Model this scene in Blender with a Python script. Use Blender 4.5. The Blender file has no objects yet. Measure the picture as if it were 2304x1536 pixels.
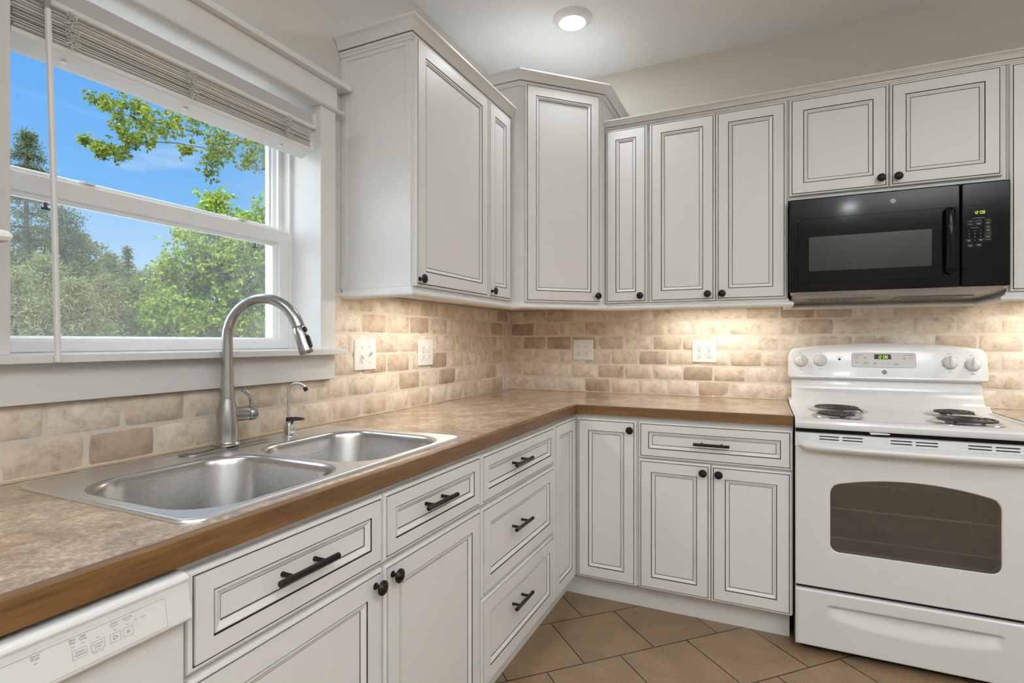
import bpy, bmesh, math, random
import numpy as np
from mathutils import Vector, Matrix
from mathutils.geometry import tessellate_polygon
random.seed(7)
SC = bpy.context.scene
COL = SC.collection
PI = math.pi

# ------------------------------------------------------------------ mesh helpers
class MB:
    """collects faces of one mesh"""
    def __init__(s):
        s.v = []; s.f = []; s.m = []; s.sm = []; s.T = None
    def vert(s, p):
        p = Vector(p)
        if s.T is not None: p = s.T @ p
        s.v.append(tuple(p)); return len(s.v) - 1
    def face(s, ids, m=0, smooth=False):
        s.f.append(tuple(ids)); s.m.append(m); s.sm.append(smooth)
    def poly(s, pts, m=0, smooth=False):
        s.face([s.vert(p) for p in pts], m, smooth)
    def box(s, a, b, m=0):
        x0, y0, z0 = a; x1, y1, z1 = b
        if x0 > x1: x0, x1 = x1, x0
        if y0 > y1: y0, y1 = y1, y0
        if z0 > z1: z0, z1 = z1, z0
        i = [s.vert(p) for p in ((x0,y0,z0),(x1,y0,z0),(x1,y1,z0),(x0,y1,z0),(x0,y0,z1),(x1,y0,z1),(x1,y1,z1),(x0,y1,z1))]
        for q in ((0,3,2,1),(4,5,6,7),(0,1,5,4),(1,2,6,5),(2,3,7,6),(3,0,4,7)):
            s.face([i[k] for k in q], m)
    def loft(s, loops, m=0, smooth=False, closed=True, cap0=False, cap1=False, mats=None):
        ids = [[s.vert(p) for p in L] for L in loops]
        n = len(ids[0])
        for k in range(len(ids) - 1):
            mm = mats[k] if mats else m
            for j in range(n if closed else n - 1):
                j2 = (j + 1) % n
                s.face((ids[k][j], ids[k][j2], ids[k+1][j2], ids[k+1][j]), mm, smooth)
        if cap0: s.face(ids[0][::-1], mats[0] if mats else m)
        if cap1: s.face(ids[-1], mats[-1] if mats else m)
        return ids
    def lathe(s, prof, c=(0,0,0), axis=(0,0,1), n=24, m=0, smooth=True, cap0=True, cap1=True):
        ax = Vector(axis).normalized(); c = Vector(c)
        a = ax.orthogonal().normalized(); b = ax.cross(a)
        loops = []
        for r, h in prof:
            loops.append([c + ax*h + (a*math.cos(2*PI*k/n) + b*math.sin(2*PI*k/n))*max(r, 1e-5) for k in range(n)])
        s.loft(loops, m, smooth, True, cap0, cap1)
    def tube(s, pts, r, n=12, m=0, smooth=True, caps=True):
        P = [Vector(p) for p in pts]
        R = r if isinstance(r, (list, tuple)) else [r]*len(P)
        loops = []; a = None
        for i, p in enumerate(P):
            t = (P[min(i+1, len(P)-1)] - P[max(i-1, 0)])
            if t.length < 1e-9: t = Vector((0,0,1))
            t.normalize()
            if a is None: a = t.orthogonal().normalized()
            else:
                a = (a - t*a.dot(t))
                if a.length < 1e-6: a = t.orthogonal()
                a.normalize()
            b = t.cross(a)
            loops.append([p + (a*math.cos(2*PI*k/n) + b*math.sin(2*PI*k/n))*R[i] for k in range(n)])
        s.loft(loops, m, smooth, True, caps, caps)
    def prism(s, prof, y0, y1, frame, m=0, smooth=False, mats=None):
        """closed 2D profile (a,b) in frame=(O,A,B,L) swept along L from y0 to y1"""
        O, A, B, L = [Vector(q) for q in frame]
        loops = [[O + A*a + B*b + L*t for a, b in prof] for t in (y0, y1)]
        ids = [[s.vert(p) for p in q] for q in loops]
        n = len(prof)
        for j in range(n):
            j2 = (j+1) % n
            s.face((ids[0][j], ids[0][j2], ids[1][j2], ids[1][j]), mats[j] if mats else m, smooth)
        s.face(ids[0][::-1], m); s.face(ids[1], m)
    def plate(s, outer, holes, z, m=0, up=True):
        """flat polygon with holes at height z"""
        polys = [[Vector((p[0], p[1], 0)) for p in outer]] + [[Vector((p[0], p[1], 0)) for p in h] for h in holes]
        flat = [p for q in polys for p in q]
        ids = [s.vert((p.x, p.y, z)) for p in flat]
        for t in tessellate_polygon(polys):
            a, b, c = [flat[k] for k in t]
            if ((b-a).cross(c-a)).z * (1 if up else -1) < 0: t = t[::-1]
            s.face([ids[k] for k in t], m)
        return ids

OFF = {}
def world_off(o):
    return OFF.get(o.name, Vector((0,0,0)))
def empty(name, loc, label=None, cat=None, group=None, kind=None):
    o = bpy.data.objects.new(name, None); COL.objects.link(o)
    o.location = loc; o.empty_display_size = .1
    OFF[o.name] = Vector(loc)
    tag(o, label, cat, group, kind); return o
def tag(o, label=None, cat=None, group=None, kind=None):
    for k, v in (('label', label), ('category', cat), ('group', group), ('kind', kind)):
        if v: o[k] = v
    return o
def build(name, mb, mats, parent=None, bevel=0, seg=2, sharp=35, label=None, cat=None, group=None, kind=None, base=None, ang=40, fix=True):
    me = bpy.data.meshes.new(name)
    if parent is not None: off = world_off(parent)
    elif base is not None: off = Vector(base)
    else:
        a = np.array(mb.v); lo = a.min(0); hi = a.max(0)
        off = Vector(((lo[0]+hi[0])/2, (lo[1]+hi[1])/2, lo[2]))
    me.from_pydata([(p[0]-off.x, p[1]-off.y, p[2]-off.z) for p in mb.v], [], mb.f)
    for mt in (mats if isinstance(mats, (list, tuple)) else [mats]): me.materials.append(mt)
    me.polygons.foreach_set('material_index', mb.m)
    me.polygons.foreach_set('use_smooth', mb.sm)
    if fix:
        bm = bmesh.new(); bm.from_mesh(me); bmesh.ops.recalc_face_normals(bm, faces=bm.faces); bm.to_mesh(me); bm.free()
    me.update()
    if any(mb.sm):
        me.set_sharp_from_angle(angle=math.radians(sharp))
    o = bpy.data.objects.new(name, me); COL.objects.link(o)
    if parent is not None: o.parent = parent
    else: o.location = off
    OFF[o.name] = off
    if bevel:
        md = o.modifiers.new('edge', 'BEVEL'); md.width = bevel; md.segments = seg; md.limit_method = 'ANGLE'; md.angle_limit = math.radians(ang)
    tag(o, label, cat, group, kind)
    return o
def copy_tree(src, delta, label=None, parent=None):
    c = src.copy(); COL.objects.link(c)
    if parent is None: c.location = Vector(src.location) + Vector(delta)
    else: c.parent = parent
    OFF[c.name] = world_off(src) + Vector(delta)
    if label: c['label'] = label
    for ch in [k for k in src.children]: copy_tree(ch, delta, None, c)
    return c

def rrect(x0, y0, x1, y1, r, n=8):
    out = []
    for cx, cy, a0 in ((x1-r, y1-r, 0), (x0+r, y1-r, 90), (x0+r, y0+r, 180), (x1-r, y0+r, 270)):
        for k in range(n+1):
            a = math.radians(a0 + 90*k/n); out.append((cx + r*math.cos(a), cy + r*math.sin(a)))
    return out
def sweep_segments(path, prof, side=1, m=0, mats=None):
    """mitred moulding along an open xy path; returns one MB per segment. prof: closed (out,z) list"""
    P = [Vector((p[0], p[1], 0)) for p in path]
    nrm = []
    for i in range(len(P)-1):
        d = (P[i+1]-P[i]).normalized(); nrm.append(Vector((d.y, -d.x, 0))*side)
    mit = []
    for i in range(len(P)):
        if i == 0: mit.append(nrm[0])
        elif i == len(P)-1: mit.append(nrm[-1])
        else:
            b = (nrm[i-1]+nrm[i]); b.normalize(); mit.append(b/ max(.2, b.dot(nrm[i])))
    res = []
    for i in range(len(P)-1):
        mb = MB()
        loops = [[(P[k]+mit[k]*o + Vector((0,0,z))) for o, z in prof] for k in (i, i+1)]
        ids = [[mb.vert(p) for p in L] for L in loops]; n = len(prof)
        for j in range(n):
            j2 = (j+1) % n
            mb.face((ids[0][j], ids[0][j2], ids[1][j2], ids[1][j]), mats[j] if mats else m)
        mb.face(ids[0][::-1], m); mb.face(ids[1], m)
        res.append(mb)
    return res

# text -------------------------------------------------------------
def text_into(mb, s, size, O, U, V, N, m=0, align='CENTER', shear=0, bold=0):
    cu = bpy.data.curves.new('lettering_tmp', 'FONT'); cu.body = s; cu.size = size; cu.align_x = align; cu.align_y = 'CENTER'
    cu.resolution_u = 2; cu.shear = shear; cu.offset = bold
    ob = bpy.data.objects.new('lettering_tmp', cu)
    me = bpy.data.meshes.new_from_object(ob)
    O, U, V, N = Vector(O), Vector(U), Vector(V), Vector(N)
    base = len(mb.v)
    for v in me.vertices: mb.vert(O + U*v.co.x + V*v.co.y + N*.0004)
    for p in me.polygons: mb.face([base + k for k in p.vertices], m)
    bpy.data.objects.remove(ob); bpy.data.curves.remove(cu); bpy.data.meshes.remove(me)
def bar_into(mb, u, v, w, h, O, U, V, N, m=0, lift=.0004):
    O, U, V, N = Vector(O), Vector(U), Vector(V), Vector(N)
    mb.poly([O + U*(u+a*w/2) + V*(v+b*h/2) + N*lift for a, b in ((-1,-1),(1,-1),(1,1),(-1,1))], m)
def frame_into(mb, u0, v0, u1, v1, t, O, U, V, N, m=0, r=0):
    O, U, V, N = Vector(O), Vector(U), Vector(V), Vector(N)
    if r:
        a = rrect(u0, v0, u1, v1, r, 4); b = rrect(u0+t, v0+t, u1-t, v1-t, max(r-t, 1e-4), 4)
    else:
        a = [(u1,v1),(u0,v1),(u0,v0),(u1,v0)]; b = [(u1-t,v1-t),(u0+t,v1-t),(u0+t,v0+t),(u1-t,v0+t)]
    L = [[O + U*p + V*q + N*.0004 for p, q in X] for X in (a, b)]
    mb.loft(L, m)
SEG = {'0':'abcdef','1':'bc','2':'abged','8':'abcdefg'}
def seven(mb, s, h, O, U, V, N, m=0):
    w = h*.55; t = h*.13; x = 0
    for ch in s:
        if ch == ':':
            bar_into(mb, x, h*.25, t, t, O, U, V, N, m); bar_into(mb, x, -h*.25, t, t, O, U, V, N, m); x += w*.6; continue
        for g in SEG[ch]:
            cx, cy, ww, hh = {'a':(0,h/2,w,t),'d':(0,-h/2,w,t),'g':(0,0,w,t),'b':(w/2,h/4,t,h/2-t),'c':(w/2,-h/4,t,h/2-t),'f':(-w/2,h/4,t,h/2-t),'e':(-w/2,-h/4,t,h/2-t)}[g]
            bar_into(mb, x+cx, cy, ww, hh, O, U, V, N, m)
        x += w*1.55

# ------------------------------------------------------------------ materials
def nmat(name):
    m = bpy.data.materials.new(name); m.use_nodes = True
    nt = m.node_tree; b = nt.nodes.get('Principled BSDF')
    return m, nt, b
def S(b, **k):
    for n, v in k.items():
        n = n.replace('_', ' ')
        if n in b.inputs: b.inputs[n].default_value = v
def rgba(c): return (c[0], c[1], c[2], 1)
def noise_bump(nt, b, scale, strength, dist=.001, detail=3, coord='Object'):
    tc = nt.nodes.new('ShaderNodeTexCoord'); no = nt.nodes.new('ShaderNodeTexNoise'); bu = nt.nodes.new('ShaderNodeBump')
    no.inputs['Scale'].default_value = scale; no.inputs['Detail'].default_value = detail
    bu.inputs['Strength'].default_value = strength; bu.inputs['Distance'].default_value = dist
    nt.links.new(tc.outputs[coord], no.inputs['Vector']); nt.links.new(no.outputs['Fac'], bu.inputs['Height']); nt.links.new(bu.outputs['Normal'], b.inputs['Normal'])
    return no
def plain(name, col, rough=.5, metal=0, bump=None, coat=0, var=0, spec=None, **k):
    m, nt, b = nmat(name)
    S(b, Base_Color=rgba(col), Roughness=rough, Metallic=metal)
    if coat: S(b, Coat_Weight=coat, Coat_Roughness=.06)
    if spec is not None: S(b, Specular_IOR_Level=spec)
    S(b, **k)
    if bump: noise_bump(nt, b, *bump)
    if var:
        tc = nt.nodes.new('ShaderNodeTexCoord'); no = nt.nodes.new('ShaderNodeTexNoise'); no.inputs['Scale'].default_value = 6; no.inputs['Detail'].default_value = 5
        mx = nt.nodes.new('ShaderNodeMix'); mx.data_type = 'RGBA'
        mx.inputs[6].default_value = rgba(col); mx.inputs[7].default_value = rgba([c*(1-var) for c in col])
        nt.links.new(tc.outputs['Object'], no.inputs['Vector']); nt.links.new(no.outputs['Fac'], mx.inputs[0]); nt.links.new(mx.outputs[2], b.inputs['Base Color'])
    return m
def ramp(nt, fac, stops):
    r = nt.nodes.new('ShaderNodeValToRGB'); e = r.color_ramp.elements
    while len(e) < len(stops): e.new(.5)
    for k, (p, c) in enumerate(stops): e[k].position = p; e[k].color = rgba(c)
    nt.links.new(fac, r.inputs['Fac']); return r
def emit(name, col, st):
    m, nt, b = nmat(name); S(b, Base_Color=rgba(col), Emission_Color=rgba(col), Emission_Strength=st); return m

M = {}
M['paint'] = plain('cabinet_paint', (.80,.80,.785), .38, bump=(60,.05,.0005), var=.025)
M['glaze'] = plain('dark_glaze_line', (.035,.030,.026), .6, var=.3)
M['glaze_soft'] = plain('thin_glaze_line', (.15,.135,.115), .6, var=.3)
M['trim'] = plain('white_trim_paint', (.80,.80,.785), .35, bump=(40,.04,.0005))
M['vinyl'] = plain('white_vinyl', (.86,.865,.865), .28, var=.02)
M['wall'] = plain('beige_wall_paint', (.66,.615,.54), .75, bump=(160,.12,.0008), var=.03)
M['wallL'] = plain('pale_wall_paint', (.67,.65,.61), .75, bump=(160,.12,.0008), var=.03)
M['ceil'] = plain('ceiling_paint', (.87,.87,.865), .85, bump=(120,.15,.001), var=.02)
M['bronze'] = plain('dark_bronze', (.022,.019,.017), .36, .6, bump=(300,.15,.0003))
M['black'] = plain('black_plastic', (.012,.012,.012), .35, var=.2)
M['gap'] = plain('dark_gap', (.006,.006,.006), .9, var=.2)
M['enamel'] = plain('white_enamel', (.755,.76,.755), .16, coat=.5, var=.015)
M['enamel2'] = plain('white_appliance_plastic', (.765,.77,.76), .30, var=.015)
M['plate'] = plain('white_plate_plastic', (.86,.855,.83), .25, var=.02)
M['slot'] = plain('outlet_slot', (.10,.09,.085), .6, var=.2)
M['mwblack'] = plain('gloss_black', (.007,.007,.007), .09, spec=.16, var=.2)
M['mwglass'] = plain('smoked_mesh_window', (.030,.029,.024), .22, var=.15, spec=.35)
M['mwgrey'] = plain('microwave_underside', (.36,.34,.32), .35, .4, var=.15)
M['ink'] = plain('grey_print', (.20,.20,.20), .6, var=.2)
M['inkl'] = plain('light_print', (.42,.42,.41), .6, var=.2)
M['badge'] = plain('silver_badge', (.45,.45,.44), .35, .5, var=.2)
M['badgek'] = plain('dark_badge', (.10,.10,.10), .4, var=.2)
M['green'] = emit('green_display', (.55,.80,.05), 1.1)
M['coil'] = plain('burner_coil', (.050,.042,.040), .42, .4, bump=(200,.2,.0003))
M['chrome'] = plain('chrome', (.72,.72,.72), .13, 1, var=.05)
M['rack'] = plain('oven_rack', (.55,.55,.55), .35, .6, var=.1)
M['cavity'] = plain('oven_cavity', (.26,.27,.28), .5, var=.3)
M['slat'] = plain('blind_slat', (.73,.72,.68), .45, var=.03)
M['blindw'] = plain('blind_rail_white', (.84,.84,.83), .35, var=.02)
M['headshade'] = plain('headrail_shaded', (.56,.56,.565), .4, var=.03)  # white headrail painted greyer to stand for its shade in the recess
M['cord'] = plain('blind_cord', (.70,.69,.64), .8, var=.1)
M['caulk'] = plain('caulk', (.62,.52,.38), .6, var=.15)
M['wire'] = plain('cream_wire', (.70,.62,.50), .5, var=.1)
M['bark'] = plain('bark', (.040,.032,.025), .9, var=.5)
M['reflector'] = plain('pale_concrete', (.50,.48,.44), .9, bump=(30,.2,.002), var=.15)
M['soil'] = plain('meadow', (.15,.15,.085), .95, var=.5)
M['lens'] = emit('lamp_lens', (1.0,.97,.90), 6)
M['lens2'] = emit('fill_panel_diffuser', (1.0,.97,.92), 2.5)
M['lens3'] = emit('puck_lens', (1.0,.95,.85), 1.2)
M['clear'] = plain('clear_plastic', (.42,.42,.43), .15, var=.3)

def steel(name, col, rough, axis, amp=.05, bmp=.0):
    m, nt, b = nmat(name); S(b, Base_Color=rgba(col), Metallic=1.0, Roughness=rough)
    tc = nt.nodes.new('ShaderNodeTexCoord'); mp = nt.nodes.new('ShaderNodeMapping'); no = nt.nodes.new('ShaderNodeTexNoise')
    sc = [1400.0]*3; sc[axis] = 12.0
    mp.inputs['Scale'].default_value = sc; no.inputs['Scale'].default_value = 1; no.inputs['Detail'].default_value = 2
    nt.links.new(tc.outputs['Object'], mp.inputs['Vector']); nt.links.new(mp.outputs['Vector'], no.inputs['Vector'])
    r = ramp(nt, no.outputs['Fac'], [(.25, [rough*(1-amp)]*3), (.75, [rough*(1+amp)]*3)])
    nt.links.new(r.outputs['Color'], b.inputs['Roughness'])
    bu = nt.nodes.new('ShaderNodeBump'); bu.inputs['Strength'].default_value = bmp; bu.inputs['Distance'].default_value = .0002
    return m
M['sink'] = steel('brushed_steel', (.74,.74,.74), .40, 1)
M['bowl'] = steel('brushed_bowl_steel', (.52,.515,.51), .27, 1)
M['nickel'] = steel('brushed_nickel', (.43,.425,.415), .27, 2)

def wood(name, axis):
    m, nt, b = nmat(name); S(b, Roughness=.38, Coat_Weight=.15, Coat_Roughness=.25)
    tc = nt.nodes.new('ShaderNodeTexCoord'); mp = nt.nodes.new('ShaderNodeMapping'); no = nt.nodes.new('ShaderNodeTexNoise'); n2 = nt.nodes.new('ShaderNodeTexNoise')
    sc = [30.0, 30.0, 30.0]; sc[axis] = 1.6
    mp.inputs['Scale'].default_value = sc; no.inputs['Scale'].default_value = 1.6; no.inputs['Detail'].default_value = 6; no.inputs['Distortion'].default_value = .8
    n2.inputs['Scale'].default_value = 9; n2.inputs['Detail'].default_value = 6
    nt.links.new(tc.outputs['Object'], mp.inputs['Vector']); nt.links.new(mp.outputs['Vector'], no.inputs['Vector']); nt.links.new(mp.outputs['Vector'], n2.inputs['Vector'])
    r = ramp(nt, no.outputs['Fac'], [(.28, (.110,.052,.017)), (.5, (.185,.092,.030)), (.72, (.250,.132,.045))])
    r2 = ramp(nt, n2.outputs['Fac'], [(.35, (.62,.60,.58)), (.6, (1,1,1))])
    mx = nt.nodes.new('ShaderNodeMix'); mx.data_type = 'RGBA'; mx.blend_type = 'MULTIPLY'; mx.inputs[0].default_value = .6
    nt.links.new(r.outputs['Color'], mx.inputs[6]); nt.links.new(r2.outputs['Color'], mx.inputs[7]); nt.links.new(mx.outputs[2], b.inputs['Base Color'])
    return m
M['woodY'] = wood('cherry_edge_long', 1)
M['woodX'] = wood('cherry_edge_short', 0)

def laminate():
    m, nt, b = nmat('brown_mottled_laminate'); S(b, Roughness=.38, Coat_Weight=1.0, Coat_Roughness=.13, Coat_IOR=2.3)
    tc = nt.nodes.new('ShaderNodeTexCoord')
    def nz(sc, det, rough=.6, stretch=None, dist=0):
        n = nt.nodes.new('ShaderNodeTexNoise'); n.inputs['Scale'].default_value = sc; n.inputs['Detail'].default_value = det; n.inputs['Roughness'].default_value = rough; n.inputs['Distortion'].default_value = dist
        if stretch:
            mp = nt.nodes.new('ShaderNodeMapping'); mp.inputs['Scale'].default_value = stretch; nt.links.new(tc.outputs['Object'], mp.inputs['Vector']); nt.links.new(mp.outputs['Vector'], n.inputs['Vector'])
        else: nt.links.new(tc.outputs['Object'], n.inputs['Vector'])
        return n
    a = nz(13, 10, .74, None, .4); c = nz(105, 8, .82, (1.0, 1.0, 1), .3); d = nz(3.0, 3)
    ra = ramp(nt, a.outputs['Fac'], [(.32, (.180,.120,.082)), (.44, (.360,.250,.165)), (.54, (.520,.390,.275)), (.66, (.700,.585,.465))])
    rc = ramp(nt, c.outputs['Fac'], [(.36, (.30,.30,.34)), (.5, (.92,.92,.92)), (.62, (1.6,1.58,1.52))])
    mx = nt.nodes.new('ShaderNodeMix'); mx.data_type = 'RGBA'; mx.blend_type = 'MULTIPLY'; mx.inputs[0].default_value = .8
    nt.links.new(ra.outputs['Color'], mx.inputs[6]); nt.links.new(rc.outputs['Color'], mx.inputs[7])
    rd = ramp(nt, d.outputs['Fac'], [(.35, (.80,.78,.78)), (.65, (1.12,1.10,1.08))])
    m2 = nt.nodes.new('ShaderNodeMix'); m2.data_type = 'RGBA'; m2.blend_type = 'MULTIPLY'; m2.inputs[0].default_value = 1
    nt.links.new(mx.outputs[2], m2.inputs[6]); nt.links.new(rd.outputs['Color'], m2.inputs[7]); nt.links.new(m2.outputs[2], b.inputs['Base Color'])
    bu = nt.nodes.new('ShaderNodeBump'); bu.inputs['Strength'].default_value = .35; bu.inputs['Distance'].default_value = .0008
    nt.links.new(c.outputs['Fac'], bu.inputs['Height']); nt.links.new(bu.outputs['Normal'], b.inputs['Normal'])
    return m
M['lam'] = laminate()

def travertine():
    m, nt, b = nmat('tumbled_travertine'); S(b, Roughness=.62)
    at = nt.nodes.new('ShaderNodeAttribute'); at.attribute_name = 'tone'
    off = nt.nodes.new('ShaderNodeVectorMath'); off.operation = 'ADD'
    tc = nt.nodes.new('ShaderNodeTexCoord'); sc = nt.nodes.new('ShaderNodeVectorMath'); sc.operation = 'SCALE'; sc.inputs['Scale'].default_value = 37.0
    nt.links.new(at.outputs['Vector'], sc.inputs[0]); nt.links.new(tc.outputs['Object'], off.inputs[0]); nt.links.new(sc.outputs[0], off.inputs[1])
    def nz(s, d, r=.6, dist=0):
        n = nt.nodes.new('ShaderNodeTexNoise'); n.inputs['Scale'].default_value = s; n.inputs['Detail'].default_value = d; n.inputs['Roughness'].default_value = r; n.inputs['Distortion'].default_value = dist
        nt.links.new(off.outputs[0], n.inputs['Vector']); return n
    base = ramp(nt, at.outputs['Fac'], [(0, (.82,.735,.625)), (.50, (.76,.665,.55)), (.78, (.68,.575,.455)), (.93, (.57,.46,.345)), (1, (.47,.375,.285))])
    n1 = nz(20, 10, .72, .25); n2 = nz(120, 6, .75, .2); n3 = nz(42, 9, .78, .35)
    r1 = ramp(nt, n1.outputs['Fac'], [(.32, (.62,.54,.46)), (.45, (.90,.87,.83)), (.56, (1.06,1.06,1.06)), (.68, (1.14,1.15,1.16))])
    mx = nt.nodes.new('ShaderNodeMix'); mx.data_type = 'RGBA'; mx.blend_type = 'MULTIPLY'; mx.inputs[0].default_value = .9
    nt.links.new(base.outputs['Color'], mx.inputs[6]); nt.links.new(r1.outputs['Color'], mx.inputs[7])
    r3 = ramp(nt, n3.outputs['Fac'], [(.33, (.55,.47,.39)), (.41, (1,1,1))])
    m2 = nt.nodes.new('ShaderNodeMix'); m2.data_type = 'RGBA'; m2.blend_type = 'MULTIPLY'; m2.inputs[0].default_value = .85
    nt.links.new(mx.outputs[2], m2.inputs[6]); nt.links.new(r3.outputs['Color'], m2.inputs[7]); nt.links.new(m2.outputs[2], b.inputs['Base Color'])
    mh = nt.nodes.new('ShaderNodeMath'); mh.operation = 'ADD'
    r4 = ramp(nt, n3.outputs['Fac'], [(.28, (0,0,0)), (.40, (1,1,1))])
    m3 = nt.nodes.new('ShaderNodeMath'); m3.operation = 'MULTIPLY'; m3.inputs[1].default_value = .35
    nt.links.new(n2.outputs['Fac'], m3.inputs[0]); nt.links.new(r4.outputs['Color'], mh.inputs[0]); nt.links.new(m3.outputs[0], mh.inputs[1])
    bu = nt.nodes.new('ShaderNodeBump'); bu.inputs['Strength'].default_value = .55; bu.inputs['Distance'].default_value = .0016
    nt.links.new(mh.outputs[0], bu.inputs['Height']); nt.links.new(bu.outputs['Normal'], b.inputs['Normal'])
    return m
M['trav'] = travertine()
M['grout'] = plain('cream_grout', (.78,.715,.62), .9, bump=(180,.4,.0012), var=.12)

def floor_mat():
    m, nt, b = nmat('brown_floor_tile'); S(b, Roughness=.42)
    tc = nt.nodes.new('ShaderNodeTexCoord'); mp = nt.nodes.new('ShaderNodeMapping')
    mp.vector_type = 'POINT'
    # u = along rows (x+y)/sqrt2, v = across rows (x-y)/sqrt2
    mp.inputs['Rotation'].default_value = (0, 0, math.radians(-45))
    mp.inputs['Location'].default_value = (.195, 1.0338, 0)
    nt.links.new(tc.outputs['Object'], mp.inputs['Vector'])
    br = nt.nodes.new('ShaderNodeTexBrick'); br.offset = .5; br.offset_frequency = 2; br.squash = 1
    S(br, Scale=1.0, Mortar_Size=.0028, Mortar_Smooth=.1, Bias=0.0, Brick_Width=.3085, Row_Height=.3085)
    br.inputs['Color1'].default_value = (.245,.165,.094,1); br.inputs['Color2'].default_value = (.290,.200,.118,1); br.inputs['Mortar'].default_value = (.038,.025,.016,1)
    nt.links.new(mp.outputs['Vector'], br.inputs['Vector'])
    n1 = nt.nodes.new('ShaderNodeTexNoise'); n1.inputs['Scale'].default_value = 7; n1.inputs['Detail'].default_value = 8; n1.inputs['Roughness'].default_value = .65
    nt.links.new(tc.outputs['Object'], n1.inputs['Vector'])
    n2 = nt.nodes.new('ShaderNodeTexNoise'); n2.inputs['Scale'].default_value = 150; n2.inputs['Detail'].default_value = 4
    nt.links.new(tc.outputs['Object'], n2.inputs['Vector'])
    r1 = ramp(nt, n1.outputs['Fac'], [(.3, (.80,.78,.74)), (.7, (1.18,1.18,1.20))])
    r2 = ramp(nt, n2.outputs['Fac'], [(.3, (.82,.82,.82)), (.7, (1.15,1.15,1.15))])
    a = nt.nodes.new('ShaderNodeMix'); a.data_type = 'RGBA'; a.blend_type = 'MULTIPLY'; a.inputs[0].default_value = 1
    c = nt.nodes.new('ShaderNodeMix'); c.data_type = 'RGBA'; c.blend_type = 'MULTIPLY'; c.inputs[0].default_value = 1
    nt.links.new(br.outputs['Color'], a.inputs[6]); nt.links.new(r1.outputs['Color'], a.inputs[7])
    nt.links.new(a.outputs[2], c.inputs[6]); nt.links.new(r2.outputs['Color'], c.inputs[7]); nt.links.new(c.outputs[2], b.inputs['Base Color'])
    bu = nt.nodes.new('ShaderNodeBump'); bu.invert = True; bu.inputs['Strength'].default_value = .5; bu.inputs['Distance'].default_value = .0015
    nt.links.new(br.outputs['Fac'], bu.inputs['Height']); nt.links.new(bu.outputs['Normal'], b.inputs['Normal'])
    return m
M['floor'] = floor_mat()

def pane(name, tint, refl=1.0, rough=0.0, base=0.0):
    m = bpy.data.materials.new(name); m.use_nodes = True; nt = m.node_tree; nt.nodes.clear()
    out = nt.nodes.new('ShaderNodeOutputMaterial'); mx = nt.nodes.new('ShaderNodeMixShader')
    tr = nt.nodes.new('ShaderNodeBsdfTransparent'); gl = nt.nodes.new('ShaderNodeBsdfGlossy'); fr = nt.nodes.new('ShaderNodeFresnel'); mu = nt.nodes.new('ShaderNodeMath')
    tr.inputs[0].default_value = rgba(tint); gl.inputs['Roughness'].default_value = rough
    fr.inputs['IOR'].default_value = 1.45; mu.operation = 'MULTIPLY'; mu.inputs[1].default_value = refl
    ad = nt.nodes.new('ShaderNodeMath'); ad.operation = 'ADD'; ad.inputs[1].default_value = base; ad.use_clamp = True; nt.links.new(mu.outputs[0], ad.inputs[0])
    nt.links.new(fr.outputs[0], mu.inputs[0]); nt.links.new(ad.outputs[0], mx.inputs[0]); nt.links.new(tr.outputs[0], mx.inputs[1]); nt.links.new(gl.outputs[0], mx.inputs[2]); nt.links.new(mx.outputs[0], out.inputs[0])
    return m
M['pane'] = pane('window_glass', (.97,.985,.98), .6)
M['ovenglass'] = pane('tinted_oven_glass', (.50,.50,.50), 1.3, .03, .15)
def screen_mat():
    m = bpy.data.materials.new('insect_screen_mesh'); m.use_nodes = True; nt = m.node_tree; nt.nodes.clear()
    out = nt.nodes.new('ShaderNodeOutputMaterial'); mx = nt.nodes.new('ShaderNodeMixShader'); tr = nt.nodes.new('ShaderNodeBsdfTransparent'); df = nt.nodes.new('ShaderNodeBsdfTranslucent'); d2 = nt.nodes.new('ShaderNodeBsdfDiffuse'); m2 = nt.nodes.new('ShaderNodeMixShader')
    df.inputs[0].default_value = (.55,.55,.55,1); d2.inputs[0].default_value = (.45,.45,.45,1); m2.inputs[0].default_value = .5
    mx.inputs[0].default_value = .15
    nt.links.new(df.outputs[0], m2.inputs[1]); nt.links.new(d2.outputs[0], m2.inputs[2])
    nt.links.new(tr.outputs[0], mx.inputs[1]); nt.links.new(m2.outputs[0], mx.inputs[2]); nt.links.new(mx.outputs[0], out.inputs[0])
    return m
M['screen'] = screen_mat()
def leaf_mat(name, cols):
    m, nt, b = nmat(name)
    g = nt.nodes.new('ShaderNodeNewGeometry')
    r = ramp(nt, g.outputs['Random Per Island'], [(k/(len(cols)-1), c) for k, c in enumerate(cols)])
    nt.nodes.remove(b)
    out = nt.nodes['Material Output']; d = nt.nodes.new('ShaderNodeBsdfDiffuse'); t = nt.nodes.new('ShaderNodeBsdfTranslucent'); mx = nt.nodes.new('ShaderNodeMixShader'); mx.inputs[0].default_value = .42
    nt.links.new(r.outputs['Color'], d.inputs[0]); nt.links.new(r.outputs['Color'], t.inputs[0]); nt.links.new(d.outputs[0], mx.inputs[1]); nt.links.new(t.outputs[0], mx.inputs[2]); nt.links.new(mx.outputs[0], out.inputs[0])
    return m
M['leafA'] = leaf_mat('bright_leaf', [(0.056,0.105,0.012), (0.136,0.205,0.025), (0.223,0.279,0.043), (0.093,0.155,0.019)])
M['leafB'] = leaf_mat('oak_leaf', [(0.034,0.061,0.010), (0.088,0.129,0.020), (0.184,0.211,0.031), (0.054,0.082,0.017)])
M['leafC'] = leaf_mat('pine_needle', [(0.055,0.072,0.028), (0.094,0.113,0.044), (0.138,0.154,0.063), (0.072,0.088,0.036)])
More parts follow.
